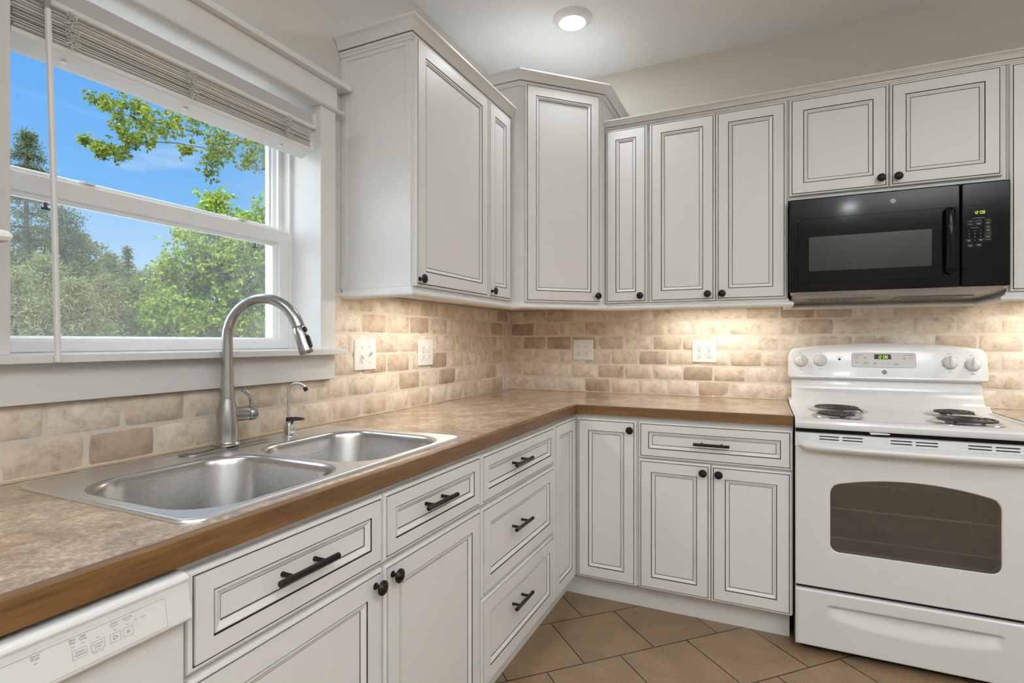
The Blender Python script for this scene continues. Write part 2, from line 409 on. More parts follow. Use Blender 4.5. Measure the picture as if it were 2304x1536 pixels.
M['leafD'] = leaf_mat('spruce_needle', [(0.034,0.053,0.025), (0.062,0.084,0.036), (0.099,0.118,0.050), (0.046,0.062,0.031)])
M['leafE'] = leaf_mat('young_pine_needle', [(0.093,0.110,0.049), (0.145,0.162,0.070), (0.197,0.209,0.096), (0.110,0.128,0.055)])
# ================================================================== room shell
H = 2.745
XR, YB = 4.6, -6.6            # far right wall and rear wall of the room
def structure(name, mb, mats, label=None, base=(0,0,0), **k):
    return build(name, mb, mats, base=base, kind='structure', label=label, **k)
mb = MB(); mb.box((-.25, YB-.15, -.12), (XR+.15, .2, 0)); structure('floor', mb, M['floor'], 'brown diagonal ceramic floor tiles with dark grout')
mb = MB(); mb.box((-.25, YB-.15, H), (XR+.15, .2, H+.12)); structure('ceiling', mb, M['ceil'], 'plain off white ceiling')
# window opening
WY0, WY1, WZ0, WZ1 = -2.4705, -1.612, 1.165, 2.047
mb = MB()
HY0, HY1 = WY0-.0125, WY1+.0125
mb.box((-.22, YB-.15, 0), (-.010, HY0, H)); mb.box((-.22, HY1, 0), (-.010, .16, H))
mb.box((-.22, HY0, 0), (-.010, HY1, 1.1625)); mb.box((-.22, HY0, WZ1), (-.010, HY1, H))
structure('wall_left', mb, M['wallL'], 'pale painted wall holding the window')
mb = MB(); mb.box((-.010, .010, 0), (XR+.15, .16, H)); structure('wall_back', mb, M['wall'], 'beige painted wall behind the stove')
# right and rear walls (out of frame)
mb = MB(); mb.box((XR, YB, 0), (XR+.15, .010, H))
structure('wall_right', mb, M['wallL'], 'pale painted wall out of view on the right')
mb = MB(); mb.box((-.22, YB-.15, 0), (XR+.15, YB, H))
structure('wall_rear', mb, M['wallL'], 'pale painted wall behind the viewer')

# ------------------------------------------------------------------ backsplash tiles
TP, TR, TZ = .1575, .08133, .9155
def tiles(regions, phase, xf, seed):
    """regions: (a0,a1,k0,k1) rows k0..k1-1; returns verts, faces, tone"""
    rnd = random.Random(seed); V = []; F = []; tone = []
    NU, NV = 9, 5
    for a0, a1, k0, k1, ztop in regions:
        for k in range(k0, k1):
            z0 = TZ + TR*k; z1 = min(z0 + TR, ztop)
            sh = phase + (TP/2 if k % 2 else 0)
            n0 = math.floor((a0 - sh)/TP)
            a = sh + n0*TP
            while a < a1 - 1e-6:
                b0, b1 = max(a, a0), min(a + TP, a1)
                if b1 - b0 > .012:
                    g = .0012
                    cut0, cut1 = b0 > a + 1e-6, b1 < a + TP - 1e-6
                    u0, u1 = b0 + (g + rnd.uniform(0, .0012)), b1 - (g + rnd.uniform(0, .0012))
                    w0, w1 = z0 + g + rnd.uniform(0, .0012), z1 - g - rnd.uniform(0, .0012)
                    t = rnd.random(); r2 = rnd.random()
                    base = len(V); lift = rnd.uniform(-.0007, .0006)
                    us = [0, .006/(u1-u0) if u1-u0 > .03 else .2] ; inner = [i/(NU-3) for i in range(1, NU-3)]
                    e = us[1]; uu = [0, e] + [e + (1-2*e)*q for q in inner] + [1-e, 1]
                    ev = min(.006/max(w1-w0, .01), .3); iv = [i/(NV-3) for i in range(1, NV-3)]
                    vv = [0, ev] + [ev + (1-2*ev)*q for q in iv] + [1-ev, 1]
                    nu, nv = len(uu), len(vv)
                    for i, q in enumerate(uu):
                        for j, s in enumerate(vv):
                            bu, bv = i in (0, nu-1), j in (0, nv-1)
                            ru, rv = i in (1, nu-2), j in (1, nv-2)
                            n = lift + rnd.uniform(-.0003, .0003)
                            pu, pv = u0 + (u1-u0)*q, w0 + (w1-w0)*s
                            jx = rnd.uniform(-.0009, .0009); jz = rnd.uniform(-.0009, .0009)
                            if bu or bv:
                                n = -.0045; pu += jx; pv += jz
                                if bu and bv: pu += (.003 if i == 0 else -.003); pv += (.003 if j == 0 else -.003)
                            elif ru or rv:
                                n -= .0005; pu += jx*1.3; pv += jz*1.3
                                if rnd.random() < .08: n -= .0018
                                if ru and rv: pu += (.0015 if i == 1 else -.0015); pv += (.0015 if j == 1 else -.0015); n -= .0005
                            V.append(xf(pu, pv, n)); tone.append(t)
                    for i in range(nu-1):
                        for j in range(nv-1):
                            F.append((base+i*nv+j, base+(i+1)*nv+j, base+(i+1)*nv+j+1, base+i*nv+j+1))
                a += TP
    return V, F, tone
def tile_object(name, regs, phase, xf, seed, groutboxes, caulk, label):
    V, F, tone = tiles(regs, phase, xf, seed)
    me = bpy.data.meshes.new(name); me.from_pydata(V, [], F); me.materials.append(M['trav'])
    me.polygons.foreach_set('use_smooth', [True]*len(F))
    at = me.attributes.new('tone', 'FLOAT', 'POINT'); at.data.foreach_set('value', tone)
    bm = bmesh.new(); bm.from_mesh(me); bmesh.ops.recalc_face_normals(bm, faces=bm.faces); bm.to_mesh(me); bm.free()
    o = bpy.data.objects.new(name, me); COL.objects.link(o); OFF[o.name] = Vector((0,0,0))
    tag(o, label, 'backsplash', None, 'structure')
    g = MB()
    for a, b in groutboxes: g.box(a, b)
    build('grout', g, M['grout'], o)
    c = MB()
    for a, b in caulk: c.box(a, b)
    build('caulk', c, M['caulk'], o)
ZT = 1.392
tile_object('backsplash', [(-3.3, 0, 0, 2, ZT), (-1.5435, 0, 2, 6, ZT)], -.748, lambda a, z, n: (n, a, z), 3,
    [((-.0095, -3.3, .905), (-.0024, -.0005, 1.0765)), ((-.0095, -1.5435, 1.0765), (-.0024, -.0005, ZT))],
    [((-.004, -3.3, .9145), (.004, -.004, .9185))], 'tumbled travertine brick tiles under and beside the window')
tile_object('backsplash', [(0, 3.0, 0, 6, ZT)], .157, lambda a, z, n: (a, -n, z), 11,
    [((-.0095, .0024, .905), (3.0, .0095, ZT))],
    [((.004, -.004, .9145), (1.528, .004, .9185)), ((2.294, -.004, .9145), (3.0, .004, .9185))], 'tumbled travertine brick tiles behind the stove')

# ================================================================== window
win = empty('window_1', (-.06, (WY0+WY1)/2, WZ0), 'white double hung window over the sink with blue sky and trees outside', None, None, 'structure')
T = M['trim']; VN = M['vinyl']
mb = MB()     # jamb liners
mb.box((-.125, WY1, 1.181), (.001, WY1+.012, 2.036)); mb.box((-.125, WY0-.012, 1.181), (.001, WY0, 2.036)); mb.box((-.125, WY0-.012, 2.036), (.001, WY1+.012, 2.0468))
build('jamb', mb, T, win, .001)
mb = MB()
mb.box((-.012, -1.6134, 1.181), (.020, -1.5421, 2.035)); build('casing', mb, T, win, .0015)
mb = MB(); mb.box((-.012, -2.541, 1.181), (.020, WY0, 2.035)); build('casing', mb, T, win, .0015)
mb = MB(); mb.box((-.012, -2.55, 2.047), (.020, -1.5332, 2.128)); build('head_board', mb, T, win, .0015)
mb = MB()
pr = [(-.012, 2.035), (.026, 2.035), (.032, 2.0375), (.0345, 2.041), (.032, 2.0445), (.026, 2.047), (-.012, 2.047)]
mb.prism(pr, -2.572, -1.5107, ((0,0,0), (1,0,0), (0,0,1), (0,1,0))); build('head_bead', mb, T, win)
mb = MB(); mb.box((-.012, -2.58, 2.128), (.045, -1.488, 2.147)); build('head_cap', mb, T, win, .0015)
mb = MB(); mb.box((-.125, WY0, 1.163), (-.01, WY1, 1.181)); mb.box((-.011, -2.566, 1.163), (.056, -1.523, 1.181)); build('sill', mb, T, win, .002, 3)
mb = MB(); mb.box((-.012, -2.541, 1.0765), (.020, -1.5465, 1.163)); build('apron', mb, T, win, .001)
# vinyl unit frame with tracks
mb = MB()
fy0, fy1 = WY0, WY1
for (x0, x1, w) in ((-.205, -.118, .012), (-.205, -.152, .030), (-.205, -.186, .042)):
    mb.box((x0, fy1-w, 1.175), (x1, fy1+.012, 2.045)); mb.box((x0, fy0-.012, 1.175), (x1, fy0+w, 2.045)); mb.box((x0, fy0, 2.036-w), (x1, fy1, 2.046))
mb.box((-.205, fy0, 1.170), (-.112, fy1, 1.1825)); mb.box((-.205, fy0, 1.170), (-.155, fy1, 1.196))
build('unit_frame', mb, VN, win, .001)
def sash(name, x0, x1, xg, y0, y1, z0, z1, gy0, gy1, gz0, gz1, fst):
    """stiles/rails between outer y0..y1,z0..z1; sloped glazing stop down to the glass rectangle"""
    mb = MB()
    fl = fst
    def ring(a, b, xa, xb):
        (p0, q0, p1, q1), (r0, s0, r1, s1) = a, b
        A = [(xa, p0, q0), (xa, p1, q0), (xa, p1, q1), (xa, p0, q1)]; B = [(xb, r0, s0), (xb, r1, s0), (xb, r1, s1), (xb, r0, s1)]
        return A, B
    o = (y0, z0, y1, z1); f1 = (gy0-fl, gz0-fl, gy1+fl, gz1+fl); g = (gy0, gz0, gy1, gz1); f2 = (gy0-fl*.55, gz0-fl*.55, gy1+fl*.55, gz1+fl*.55)
    def L(r, x): return [(x, r[0], r[1]), (x, r[2], r[1]), (x, r[2], r[3]), (x, r[0], r[3])]
    o2 = (o[0]+.002, o[1]+.002, o[2]-.002, o[3]-.002)
    f1b = (f1[0]+.002, f1[1]+.002, f1[2]-.002, f1[3]-.002)
    mb.loft([L(o, x0), L(o, x1-.002), L(o2, x1), L(f1, x1), L(f1b, x1-.008), L(f2, x1-.008), L(g, xg+.002), L(g, x0), L(o, x0)])
    ob = build(name, mb, VN, win)
    p = MB(); p.box((xg-.002, gy0-.003, gz0-.003), (xg+.002, gy1+.003, gz1+.003)); build('pane', p, M['pane'], ob)
    return ob
lo = sash('lower_sash', -.152, -.125, -.146, -2.4685, -1.6105, 1.1835, 1.5995, -2.4105, -1.6735, 1.2225, 1.5455, .012)
up = sash('upper_sash', -.185, -.155, -.176, -2.455, -1.626, 1.588, 2.03, -2.417, -1.6475, 1.6215, 1.985, .010)
for y in (-2.262, -1.815):
    mb = MB(); mb.box((-.150, y-.032, 1.5995), (-.132, y+.032, 1.6045)); mb.lathe([(.011,0),(.011,.006),(.008,.009)], (-.141, y, 1.604), n=16)
    mb.box((-.146, y-.004, 1.606), (-.128, y+.024, 1.611)); build('sash_lock', mb, VN, lo, .0012)
for y in (-2.315, -1.7065):
    mb = MB(); mb.box((-.1995, y-.004, 1.541), (-.1935, y+.004, 1.566)); mb.box((-.199, y-.0095, 1.535), (-.194, y+.0095, 1.541)); build('catch', mb, M['black'], win, label='small black catch behind the lower glass')
mb = MB(); mb.poly([(-.203, WY0+.03, 1.19), (-.203, WY1-.03, 1.19), (-.203, WY1-.03, 1.60), (-.203, WY0+.03, 1.60)]); build('insect_screen', mb, M['screen'], win)

# ------------------------------------------------------------------ blind
bl = empty('window_blind', (-.03, -2.04, 1.86), 'white slatted window blind raised to the top of the window', 'blind')
BY0, BY1 = -2.462, -1.6265
def tz(y): return -.0145*(BY1 - y)/(BY1 - BY0)      # the stack hangs a little lower at the far end
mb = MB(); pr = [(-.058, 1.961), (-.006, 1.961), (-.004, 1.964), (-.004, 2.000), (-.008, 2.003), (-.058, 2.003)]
mb.prism(pr, BY0, BY1, ((0,0,0), (1,0,0), (0,0,1), (0,1,0))); build('headrail', mb, M['headshade'], bl, .0008)
mb = MB(); mb.prism([(-.060, 1.9500), (.000, 1.9470), (.0040, 1.9490), (.0055, 1.9530), (.0045, 1.9590), (.000, 1.9625), (-.060, 1.9605)], BY0, BY1, ((0,0,0), (1,0,0), (0,0,1), (0,1,0))); build('valance_lip', mb, M['blindw'], bl)
mb = MB(); mb.box((-.058, BY1+.0005, 1.953), (.000, BY1+.0125, 2.004)); mb.box((-.006, BY1-.004, 1.958), (.0025, BY1+.0005, 1.998)); build('bracket', mb, M['blindw'], bl, .001)
mb = MB()
zs = [1.9440 - .0036*i for i in range(8)] + [1.9120, 1.9065, 1.8985, 1.8935, 1.8885]
for i, z in enumerate(zs):
    dx = .0015*math.sin(i*2.3); tl = .010 + .0035*(i/len(zs)) 
    y0 = BY0 + .004 + .003*math.sin(i*1.7); y1 = BY1 - .005 - .004*abs(math.sin(i*2.1))
    for (yy0, yy1) in ((y0, y1),):
        A = [(-.054+dx, z-tl), (-.031+dx, z-tl*.5+.0016), (-.0075+dx, z), (-.0075+dx, z+.0024), (-.031+dx, z-tl*.5+.004), (-.054+dx, z-tl+.0024)]
        n = 6; loops = []
        for k in range(n+1):
            y = yy0 + (yy1-yy0)*k/n; s = (zs[0]-z)/(zs[0]-1.872)
            loops.append([(a, y, b + tz(y)*s) for a, b in A])
        mb.loft(loops, 0, False, True, True, True)
build('slats', mb, M['slat'], bl)
mb = MB(); loops = []
for k in range(5):
    y = BY0 + .002 + (BY1 - .001 - BY0)*k/4
    loops.append([(a, y, b + tz(y)) for a, b in ((-.058, 1.8535), (-.050, 1.8555), (-.007, 1.8695), (-.004, 1.8735), (-.005, 1.884), (-.012, 1.8865), (-.056, 1.868), (-.060, 1.858))])
mb.loft(loops, 0, False, True, True, True); br_ = build('bottom_rail', mb, M['blindw'], bl)
for y in (-1.7400, -2.0680, -2.3543):
    mb = MB(); mb.lathe([(.0065,0),(.0065,.003),(.004,.0045)], (-.030, y, 1.8617+tz(y)), (-.3,0,-1), 14); build('rail_plug', mb, M['blindw'], br_)
    mb = MB(); rnd = random.Random(int(-y*1000))
    ph = rnd.uniform(0, 6)
    for sgn in (-1, 1):
        pts = []
        for k in range(150):
            t = k/149; e_ = .35 + .65*math.sin(PI*t)
            pts.append((.007 + .003*math.sin(t*41+ph), y + sgn*.005 + e_*(.010*math.sin(t*47 + sgn + ph) + .004*math.sin(t*83+ph)), 1.952 - t*(.070 - tz(y)) + .0055*math.sin(t*58+ph*2)))
        mb.tube(pts, .0009, 5)
    build('ladder_cord', mb, M['cord'], bl)
mb = MB(); mb.tube([(.012, -2.4035, 1.930), (.030, -2.4025, 1.60), (.0640, -2.4090, 1.1655)], .0062, 8, 0, False); wd = build('wand', mb, M['blindw'], bl)
mb = MB(); mb.tube([(.0005, -2.404, 1.972), (.006, -2.404, 1.966), (.009, -2.404, 1.955), (.0105, -2.404, 1.930)], [.009, .010, .007, .0068], 10); mb.tube([(.010, -2.409, 1.95), (.016, -2.404, 1.938), (.010, -2.399, 1.928)], .0018, 6); build('wand_hook', mb, M['clear'], wd)
# ================================================================== cabinets
P_, G_, GS_ = M['paint'], M['glaze'], M['glaze_soft']
ZV = Vector((0,0,1))
FR_L = (Vector((0,1,0)), ZV, Vector((1,0,0)))           # faces +x, u = +y
FR_R = (Vector((1,0,0)), ZV, Vector((0,-1,0)))          # faces -y, u = +x
FR_D = (Vector((1,1,0)).normalized(), ZV, Vector((1,-1,0)).normalized())
def panel_front(name, O, frame, w, h, fw, parent, th=.020):
    """raised-moulding door or drawer front; O = lower left corner on the cabinet face"""
    U, V, N = frame; O = Vector(O); mb = MB()
    prof = [(0, 0, 0), (0, .013, 0), (.0015, .0162, 0), (.0050, .0178, 0), (.0078, .0178, 0), (.0083, .0160, 1), (.0106, .0160, 1), (.0110, th, 0), (fw-.0004, th, 0),
            (fw, .0165, 1), (fw+.0023, .0165, 1), (fw+.0030, .0192, 0), (fw+.0055, .0192, 0), (fw+.0090, .0168, 0), (fw+.0125, .0140, 0), (fw+.0155, .0132, 0), (fw+.0160, .0112, 2), (fw+.0176, .0112, 2), (fw+.0182, .0125, 0)]
    loops = []; mats = []
    for k, (i, d, m) in enumerate(prof):
        loops.append([O + U*a + V*b + N*d for a, b in ((i, i), (w-i, i), (w-i, h-i), (i, h-i))])
        if k: mats.append(max(m, prof[k-1][2]) if (m and prof[k-1][2]) or d < prof[k-1][1] and m else 0)
    mats.append(0)
    mb.loft(loops, 0, False, True, True, True, mats)
    return build(name, mb, [P_, G_, GS_], parent)
def knob(O, frame, parent):
    """round dark knob with stepped rings, O on the face"""
    N = frame[2]; mb = MB()
    mb.lathe([(.0078,0),(.0078,.0015),(.0048,.003),(.0042,.012),(.0050,.0165),(.0125,.0175),(.0162,.0195),(.0166,.0225),(.0150,.0245),(.0135,.0248),(.0125,.0262),(.0100,.0268),(.0092,.0280),(.0050,.0292),(.0001,.0296)], O, N, 28)
    return build('knob', mb, M['bronze'], parent, label='dark bronze round knob')
def pull(O, frame, parent, L=.143, cc=.078):
    U, V, N = frame; O = Vector(O); mb = MB()
    a, b = O + N*.031 - U*L/2, O + N*.031 + U*L/2
    mb.lathe([(.0052,0),(.0062,.001),(.0062,.004),(.0064,.0042),(.0064,.0055),(.0062,.006),(.0062,L-.006),(.0064,L-.0055),(.0064,L-.0042),(.0062,L-.004),(.0062,L-.001),(.0052,L)], a, U, 20)
    for s in (-1, 1):
        mb.lathe([(.0052,0),(.0052,.002),(.0046,.003),(.0046,.027)], O + U*s*cc/2, N, 16)
    return build('pull', mb, M['bronze'], parent, label='dark bronze bar pull')
def carcass(name, parts, parent, bevel=.0008):
    mb = MB()
    for a, b in parts: mb.box(a, b)
    return build(name, mb, P_, parent, bevel)
FX, FB, TOE, TK = .608, .590, .115, .555
def base_shell(axis, a0, a1, name, parent, top=.8715, wall=.004):
    """open box along L run (axis 'y') or R run (axis 'x'): ends, bottom, back and a front plate"""
    def bx(p0, p1, d0, d1, z0, z1):
        if axis == 'y': return ((d0, p0, z0), (d1, p1, z1))
        return ((p0, -d1, z0), (p1, -d0, z1))
    return carcass(name, [bx(a0, a0+.016, wall, FB, TOE, top), bx(a1-.016, a1, wall, FB, TOE, top), bx(a0, a1, wall, FB, TOE, TOE+.016), bx(a0, a1, wall, wall+.008, TOE, top), bx(a0, a1, FB, FX, TOE, top)], parent)
def toe(axis, a0, a1, parent):
    mb = MB()
    if axis == 'y': mb.box((TK-.018, a0, 0), (TK, a1, TOE-.0005))
    else: mb.box((a0, -TK, 0), (a1, -(TK-.018), TOE-.0005))
    return build('toe_kick', mb, P_, parent)
DW, DH0 = .054, .042
# --- sink base (two false drawer fronts, two doors)
c = empty('sink_base_cabinet', (.30, -2.035, 0), 'white base cabinet under the sink with two drawers over two doors', 'cabinet', 'white base cabinets')
base_shell('y', -2.513, -1.5575, 'body', c); toe('y', -2.513, -1.5575, c)
f = panel_front('drawer', (FX, -2.5045, .699), FR_L, .4655, .158, DH0, c); pull((FX+.0125, -2.2815, .7825), FR_L, f, .146)
f = panel_front('drawer', (FX, -2.0345, .699), FR_L, .4690, .158, DH0, c); pull((FX+.0125, -1.8180, .7855), FR_L, f, .146)
f = panel_front('door', (FX, -2.5025, .117), FR_L, .4620, .572, DW, c); knob((FX+.020, -2.0680, .6580), FR_L, f)
f = panel_front('door', (FX, -2.0325, .117), FR_L, .4660, .572, DW, c); knob((FX+.020, -2.0060, .6610), FR_L, f)
# --- three drawer base
c = empty('drawer_base_cabinet', (.30, -1.2375, 0), 'white base cabinet of three stacked drawers right of the sink', 'cabinet', 'white base cabinets')
base_shell('y', -1.5570, -.9145, 'body', c); toe('y', -1.5570, -.9145, c)
for z0, h, fw, pz in ((.697, .1575, DH0, .7825), (.408, .2785, DW, .5600), (.118, .2820, DW, .2870)):
    f = panel_front('drawer', (FX, -1.5560, z0), FR_L, .6390, h, fw, c); pull((FX+.0125, -1.2780, pz), FR_L, f, .148)
# --- L-shaped corner base
c = empty('corner_base_cabinet', (.30, -.30, 0), 'white corner base cabinet with two tall narrow doors meeting at the inside corner', 'cabinet', 'white base cabinets')
mb = MB()
mb.prism([(.004,-.9138), (FX,-.9138), (FX,-FX), (.9130,-FX), (.9130,-.004), (.004,-.004)], TOE, .8715, ((0,0,0),(1,0,0),(0,1,0),(0,0,1)))
build('body', mb, P_, c, .0008)
mb = MB(); mb.box((TK-.018, -.9138, 0), (TK, -TK+.018, TOE-.0005)); mb.box((TK-.018, -TK, 0), (.9130, -TK+.018, TOE-.0005)); build('toe_kick', mb, P_, c)
panel_front('door', (FX, -.9085, .117), FR_L, .2775, .740, DW, c)
f = panel_front('door', (.6325, -FX, .117), FR_R, .2735, .737, DW, c); knob((.8815, -FX-.020, .8135), FR_R, f)
# --- drawer + doors base beside the range
c = empty('stove_side_cabinet', (1.22, -.30, 0), 'white base cabinet left of the stove with one drawer over two doors', 'cabinet', 'white base cabinets')
base_shell('x', .9135, 1.5285, 'body', c); toe('x', .9135, 1.5180, c)
f = panel_front('drawer', (.9185, -FX, .6955), FR_R, .6075, .158, DH0, c); pull((1.2230, -FX-.0125, .7745), FR_R, f)
f = panel_front('door', (.9185, -FX, .117), FR_R, .3000, .571, DW, c); knob((1.1900, -FX-.020, .6545), FR_R, f)
f = panel_front('door', (1.2215, -FX, .117), FR_R, .3025, .570, DW, c); knob((1.2520, -FX-.020, .6540), FR_R, f)
# --- base right of the range (behind it in view) and the run left of the dishwasher
c = empty('far_base_cabinet', (2.6, -.30, 0), 'white base cabinet right of the stove, under the short counter', 'cabinet', 'white base cabinets')
base_shell('x', 2.2955, 2.98, 'body', c); toe('x', 2.2955, 2.98, c)
panel_front('door', (2.30, -FX, .117), FR_R, .335, .737, DW, c); panel_front('door', (2.64, -FX, .117), FR_R, .335, .737, DW, c)
c = empty('end_base_cabinet', (.30, -3.2, 0), 'white base cabinet at the end of the counter beyond the dishwasher', 'cabinet', 'white base cabinets')
base_shell('y', -3.30, -3.1175, 'body', c); toe('y', -3.30, -3.1175, c); panel_front('door', (FX, -3.295, .117), FR_L, .172, .740, .04, c)

# ------------------------------------------------------------------ wall cabinets
UD, UB = .305, 1.398
RAIL = [(-.012,1.402),(.003,1.402),(.004,1.394),(.010,1.391),(.0115,1.388),(.018,1.3865),(.0225,1.382),(.0235,1.376),(.021,1.370),(.015,1.3665),(-.012,1.366)]
def crown(zb, zt, proj=.045):
    h = zt - zb
    P = [(-.010, 0), (.0075, 0), (.0085, .13), (.0130, .17), (.0130, .28), (.0150, .30), (.0150, .345), (.0195, .36), (.0225, .50), (.0275, .66), (.0345, .79), (.0405, .85), (.0425, .88), (.045, .90), (.045, 1), (-.010, 1)]
    return [(a*proj/.045, zb + h*b) for a, b in P]
CM = [0,0,0,0,0,1,0,0,0,0,0,0,0,0,0,0]
def mould(mb, name, parent, mats=None): return build(name, mb, mats or P_, parent)
LY = [-1.4800, -.9275, -.6820]
CA, CB_ = .365, .682
# light rail: window wall side, left run, corner, back run, along the wall below the microwave, right run
path = [(.000, LY[0]), (UD, LY[0]), (UD, LY[1]), (UD, LY[2]), (CA, -CB_), (CB_, -CA), (CB_, -UD), (.900, -UD), (1.522, -UD), (1.522, -.0005)]
rails = sweep_segments(path, RAIL, 1)
path2 = [(1.522+.0, -.0005), (2.284, -.0005), (2.284, -UD), (2.98, -UD)]
rails2 = sweep_segments([(1.5235, -.008), (2.284, -.008), (2.284, -UD), (2.98, -UD)], RAIL, 1)
crL = sweep_segments([(-.008, LY[0]), (UD, LY[0]), (UD, LY[1]), (UD, LY[2])], crown(2.262, 2.327), 1, 0, CM)
crD = sweep_segments([(-.008, -CB_), (CA, -CB_), (CB_, -CA), (CB_, .008)], crown(2.432, 2.497), 1, 0, CM)
crR = sweep_segments([(CB_, -UD), (.900, -UD), (1.522, -UD), (2.284, -UD), (2.98, -UD)], crown(2.293, 2.331), 1, 0, CM)
def join(*ms):
    r = MB()
    for q in ms:
        b = len(r.v); r.v += q.v; r.f += [tuple(k+b for k in f) for f in q.f]; r.m += q.m; r.sm += q.sm
    return r
# left run, two units
c = empty('wall_cabinet', (.15, -1.20, UB), 'white wall cabinet right of the window, wide door and end panel', 'cabinet', 'white wall cabinets')
carcass('body', [((-.009, LY[0], UB), (UD, LY[1], 2.300))], c)
mb = MB(); s = .0035; y = LY[0]
for a, b in (((-.009, 1.402), (.018, 2.268)), ((UD-.022, 1.402), (UD, 2.268)), ((.018, 1.402), (UD-.022, 1.424)), ((.018, 2.246), (UD-.022, 2.268))):
    mb.box((a[0], y-s, a[1]), (b[0], y+.0005, b[1]))
build('end_panel', mb, P_, c, .0015, 2)
f = panel_front('door', (UD, -1.4735, 1.404), FR_L, .5405, .873, DW, c); knob((UD+.020, -1.4560, 1.4290), FR_L, f)
mould(join(rails[0], rails[1]), 'light_rail', c); mould(join(crL[0], crL[1]), 'crown', c, [P_, G_])
c = empty('wall_cabinet', (.15, -.80, UB), 'narrow white wall cabinet tucked left of the tall corner cabinet', 'cabinet', 'white wall cabinets')
carcass('body', [((-.009, LY[1]+.0005, UB), (UD, LY[2]-.0005, 2.300))], c)
f = panel_front('door', (UD, -.9205, 1.404), FR_L, .2255, .873, DW, c); knob((UD+.020, -.9010, 1.4330), FR_L, f)
mould(rails[2], 'light_rail', c); mould(crL[2], 'crown', c, [P_, G_])
# diagonal corner unit, taller
c = empty('corner_wall_cabinet', (.25, -.25, UB), 'tall white diagonal wall cabinet in the corner with one narrow door', 'cabinet', 'white wall cabinets')
mb = MB(); mb.prism([(-.009, .009), (-.009, -CB_), (CA, -CB_), (CB_, -CA), (CB_, .009)], UB, 2.470, ((0,0,0),(1,0,0),(0,1,0),(0,0,1))); build('body', mb, P_, c, .0008)
mb = MB(); mb.box((.0, -CB_-.003, 1.402), (.30, -CB_+.0005, 2.430)); mb.box((CA-.030, -CB_-.003, 1.402), (CA-.0005, -CB_+.0005, 2.430)); mb.box((.30, -CB_-.003, 2.405), (CA-.030, -CB_+.0005, 2.430))
build('end_panel', mb, P_, c, .001)
o = Vector((CA, -CB_, 1.399)) + FR_D[0]*.0215
f = panel_front('door', o, FR_D, .4050, 1.045, DW, c); knob(o + FR_D[0]*.3810 + FR_D[1]*.0370 + FR_D[2]*.020, FR_D, f)
mould(join(rails[3], rails[4], rails[5]), 'light_rail', c); mould(join(*crD), 'crown', c, [P_, G_])
# back run
c = empty('wall_cabinet', (.79, -.15, UB), 'narrow one-door white wall cabinet right of the tall corner cabinet', 'cabinet', 'white wall cabinets')
carcass('body', [((CB_+.0005, -UD, UB), (.8995, .009, 2.310))], c)
f = panel_front('door', (.6850, -UD, 1.404), FR_R, .2105, .885, DW, c); knob((.8660, -UD-.020, 1.4370), FR_R, f)
mould(rails[6], 'light_rail', c); mould(crR[0], 'crown', c, [P_, G_])
c = empty('wall_cabinet', (1.21, -.15, UB), 'two-door white wall cabinet left of the black microwave', 'cabinet', 'white wall cabinets')
carcass('body', [((.9005, -UD, UB), (1.5215, .009, 2.310))], c)
f = panel_front('door', (.9105, -UD, 1.404), FR_R, .3035, .885, DW, c); knob((1.1820, -UD-.020, 1.4340), FR_R, f)
f = panel_front('door', (1.2185, -UD, 1.404), FR_R, .2965, .885, DW, c); knob((1.2460, -UD-.020, 1.4335), FR_R, f)
mould(join(rails[7], rails[8]), 'light_rail', c); mould(crR[1], 'crown', c, [P_, G_])
c = empty('over_microwave_cabinet', (1.90, -.15, 1.845), 'short two-door white wall cabinet above the black microwave', 'cabinet', 'white wall cabinets')
carcass('body', [((1.5225, -UD, 1.843), (2.2835, .009, 2.310))], c)
f = panel_front('door', (1.5280, -UD, 1.8580), FR_R, .3690, .4310, DW, c); knob((1.8690, -UD-.020, 1.8940), FR_R, f)
f = panel_front('door', (1.9020, -UD, 1.8580), FR_R, .3665, .4310, DW, c); knob((1.9280, -UD-.020, 1.8935), FR_R, f)
mould(crR[2], 'crown', c, [P_, G_])
c = empty('wall_cabinet', (2.63, -.15, UB), 'white wall cabinet right of the microwave, cut off by the frame', 'cabinet', 'white wall cabinets')
carcass('body', [((2.2845, -UD, UB), (2.98, .009, 2.310))], c)
panel_front('door', (2.2905, -UD, 1.404), FR_R, .340, .885, DW, c); panel_front('door', (2.6345, -UD, 1.404), FR_R, .340, .885, DW, c)
mould(join(rails2[1], rails2[2]), 'light_rail', c); mould(crR[3], 'crown', c, [P_, G_])
structure('trim_1', rails2[0], P_, 'white moulding along the tiles below the microwave')
# left of the window, only its edge in view
c = empty('wall_cabinet', (.15, -2.95, UB), 'white wall cabinet left of the window, only its edge in view', 'cabinet', 'white wall cabinets')
carcass('body', [((-.009, -3.30, UB), (UD, -2.6170, 2.300))], c)
panel_front('door', (UD, -3.295, 1.404), FR_L, .670, .873, DW, c)
q = sweep_segments([(UD, -3.30), (UD, -2.6170), (-.006, -2.6170)], RAIL, 1); mould(join(*q), 'light_rail', c)
q = sweep_segments([(UD, -3.30), (UD, -2.6170), (-.006, -2.6170)], crown(2.262, 2.327), 1, 0, CM); mould(join(*q), 'crown', c, [P_, G_])
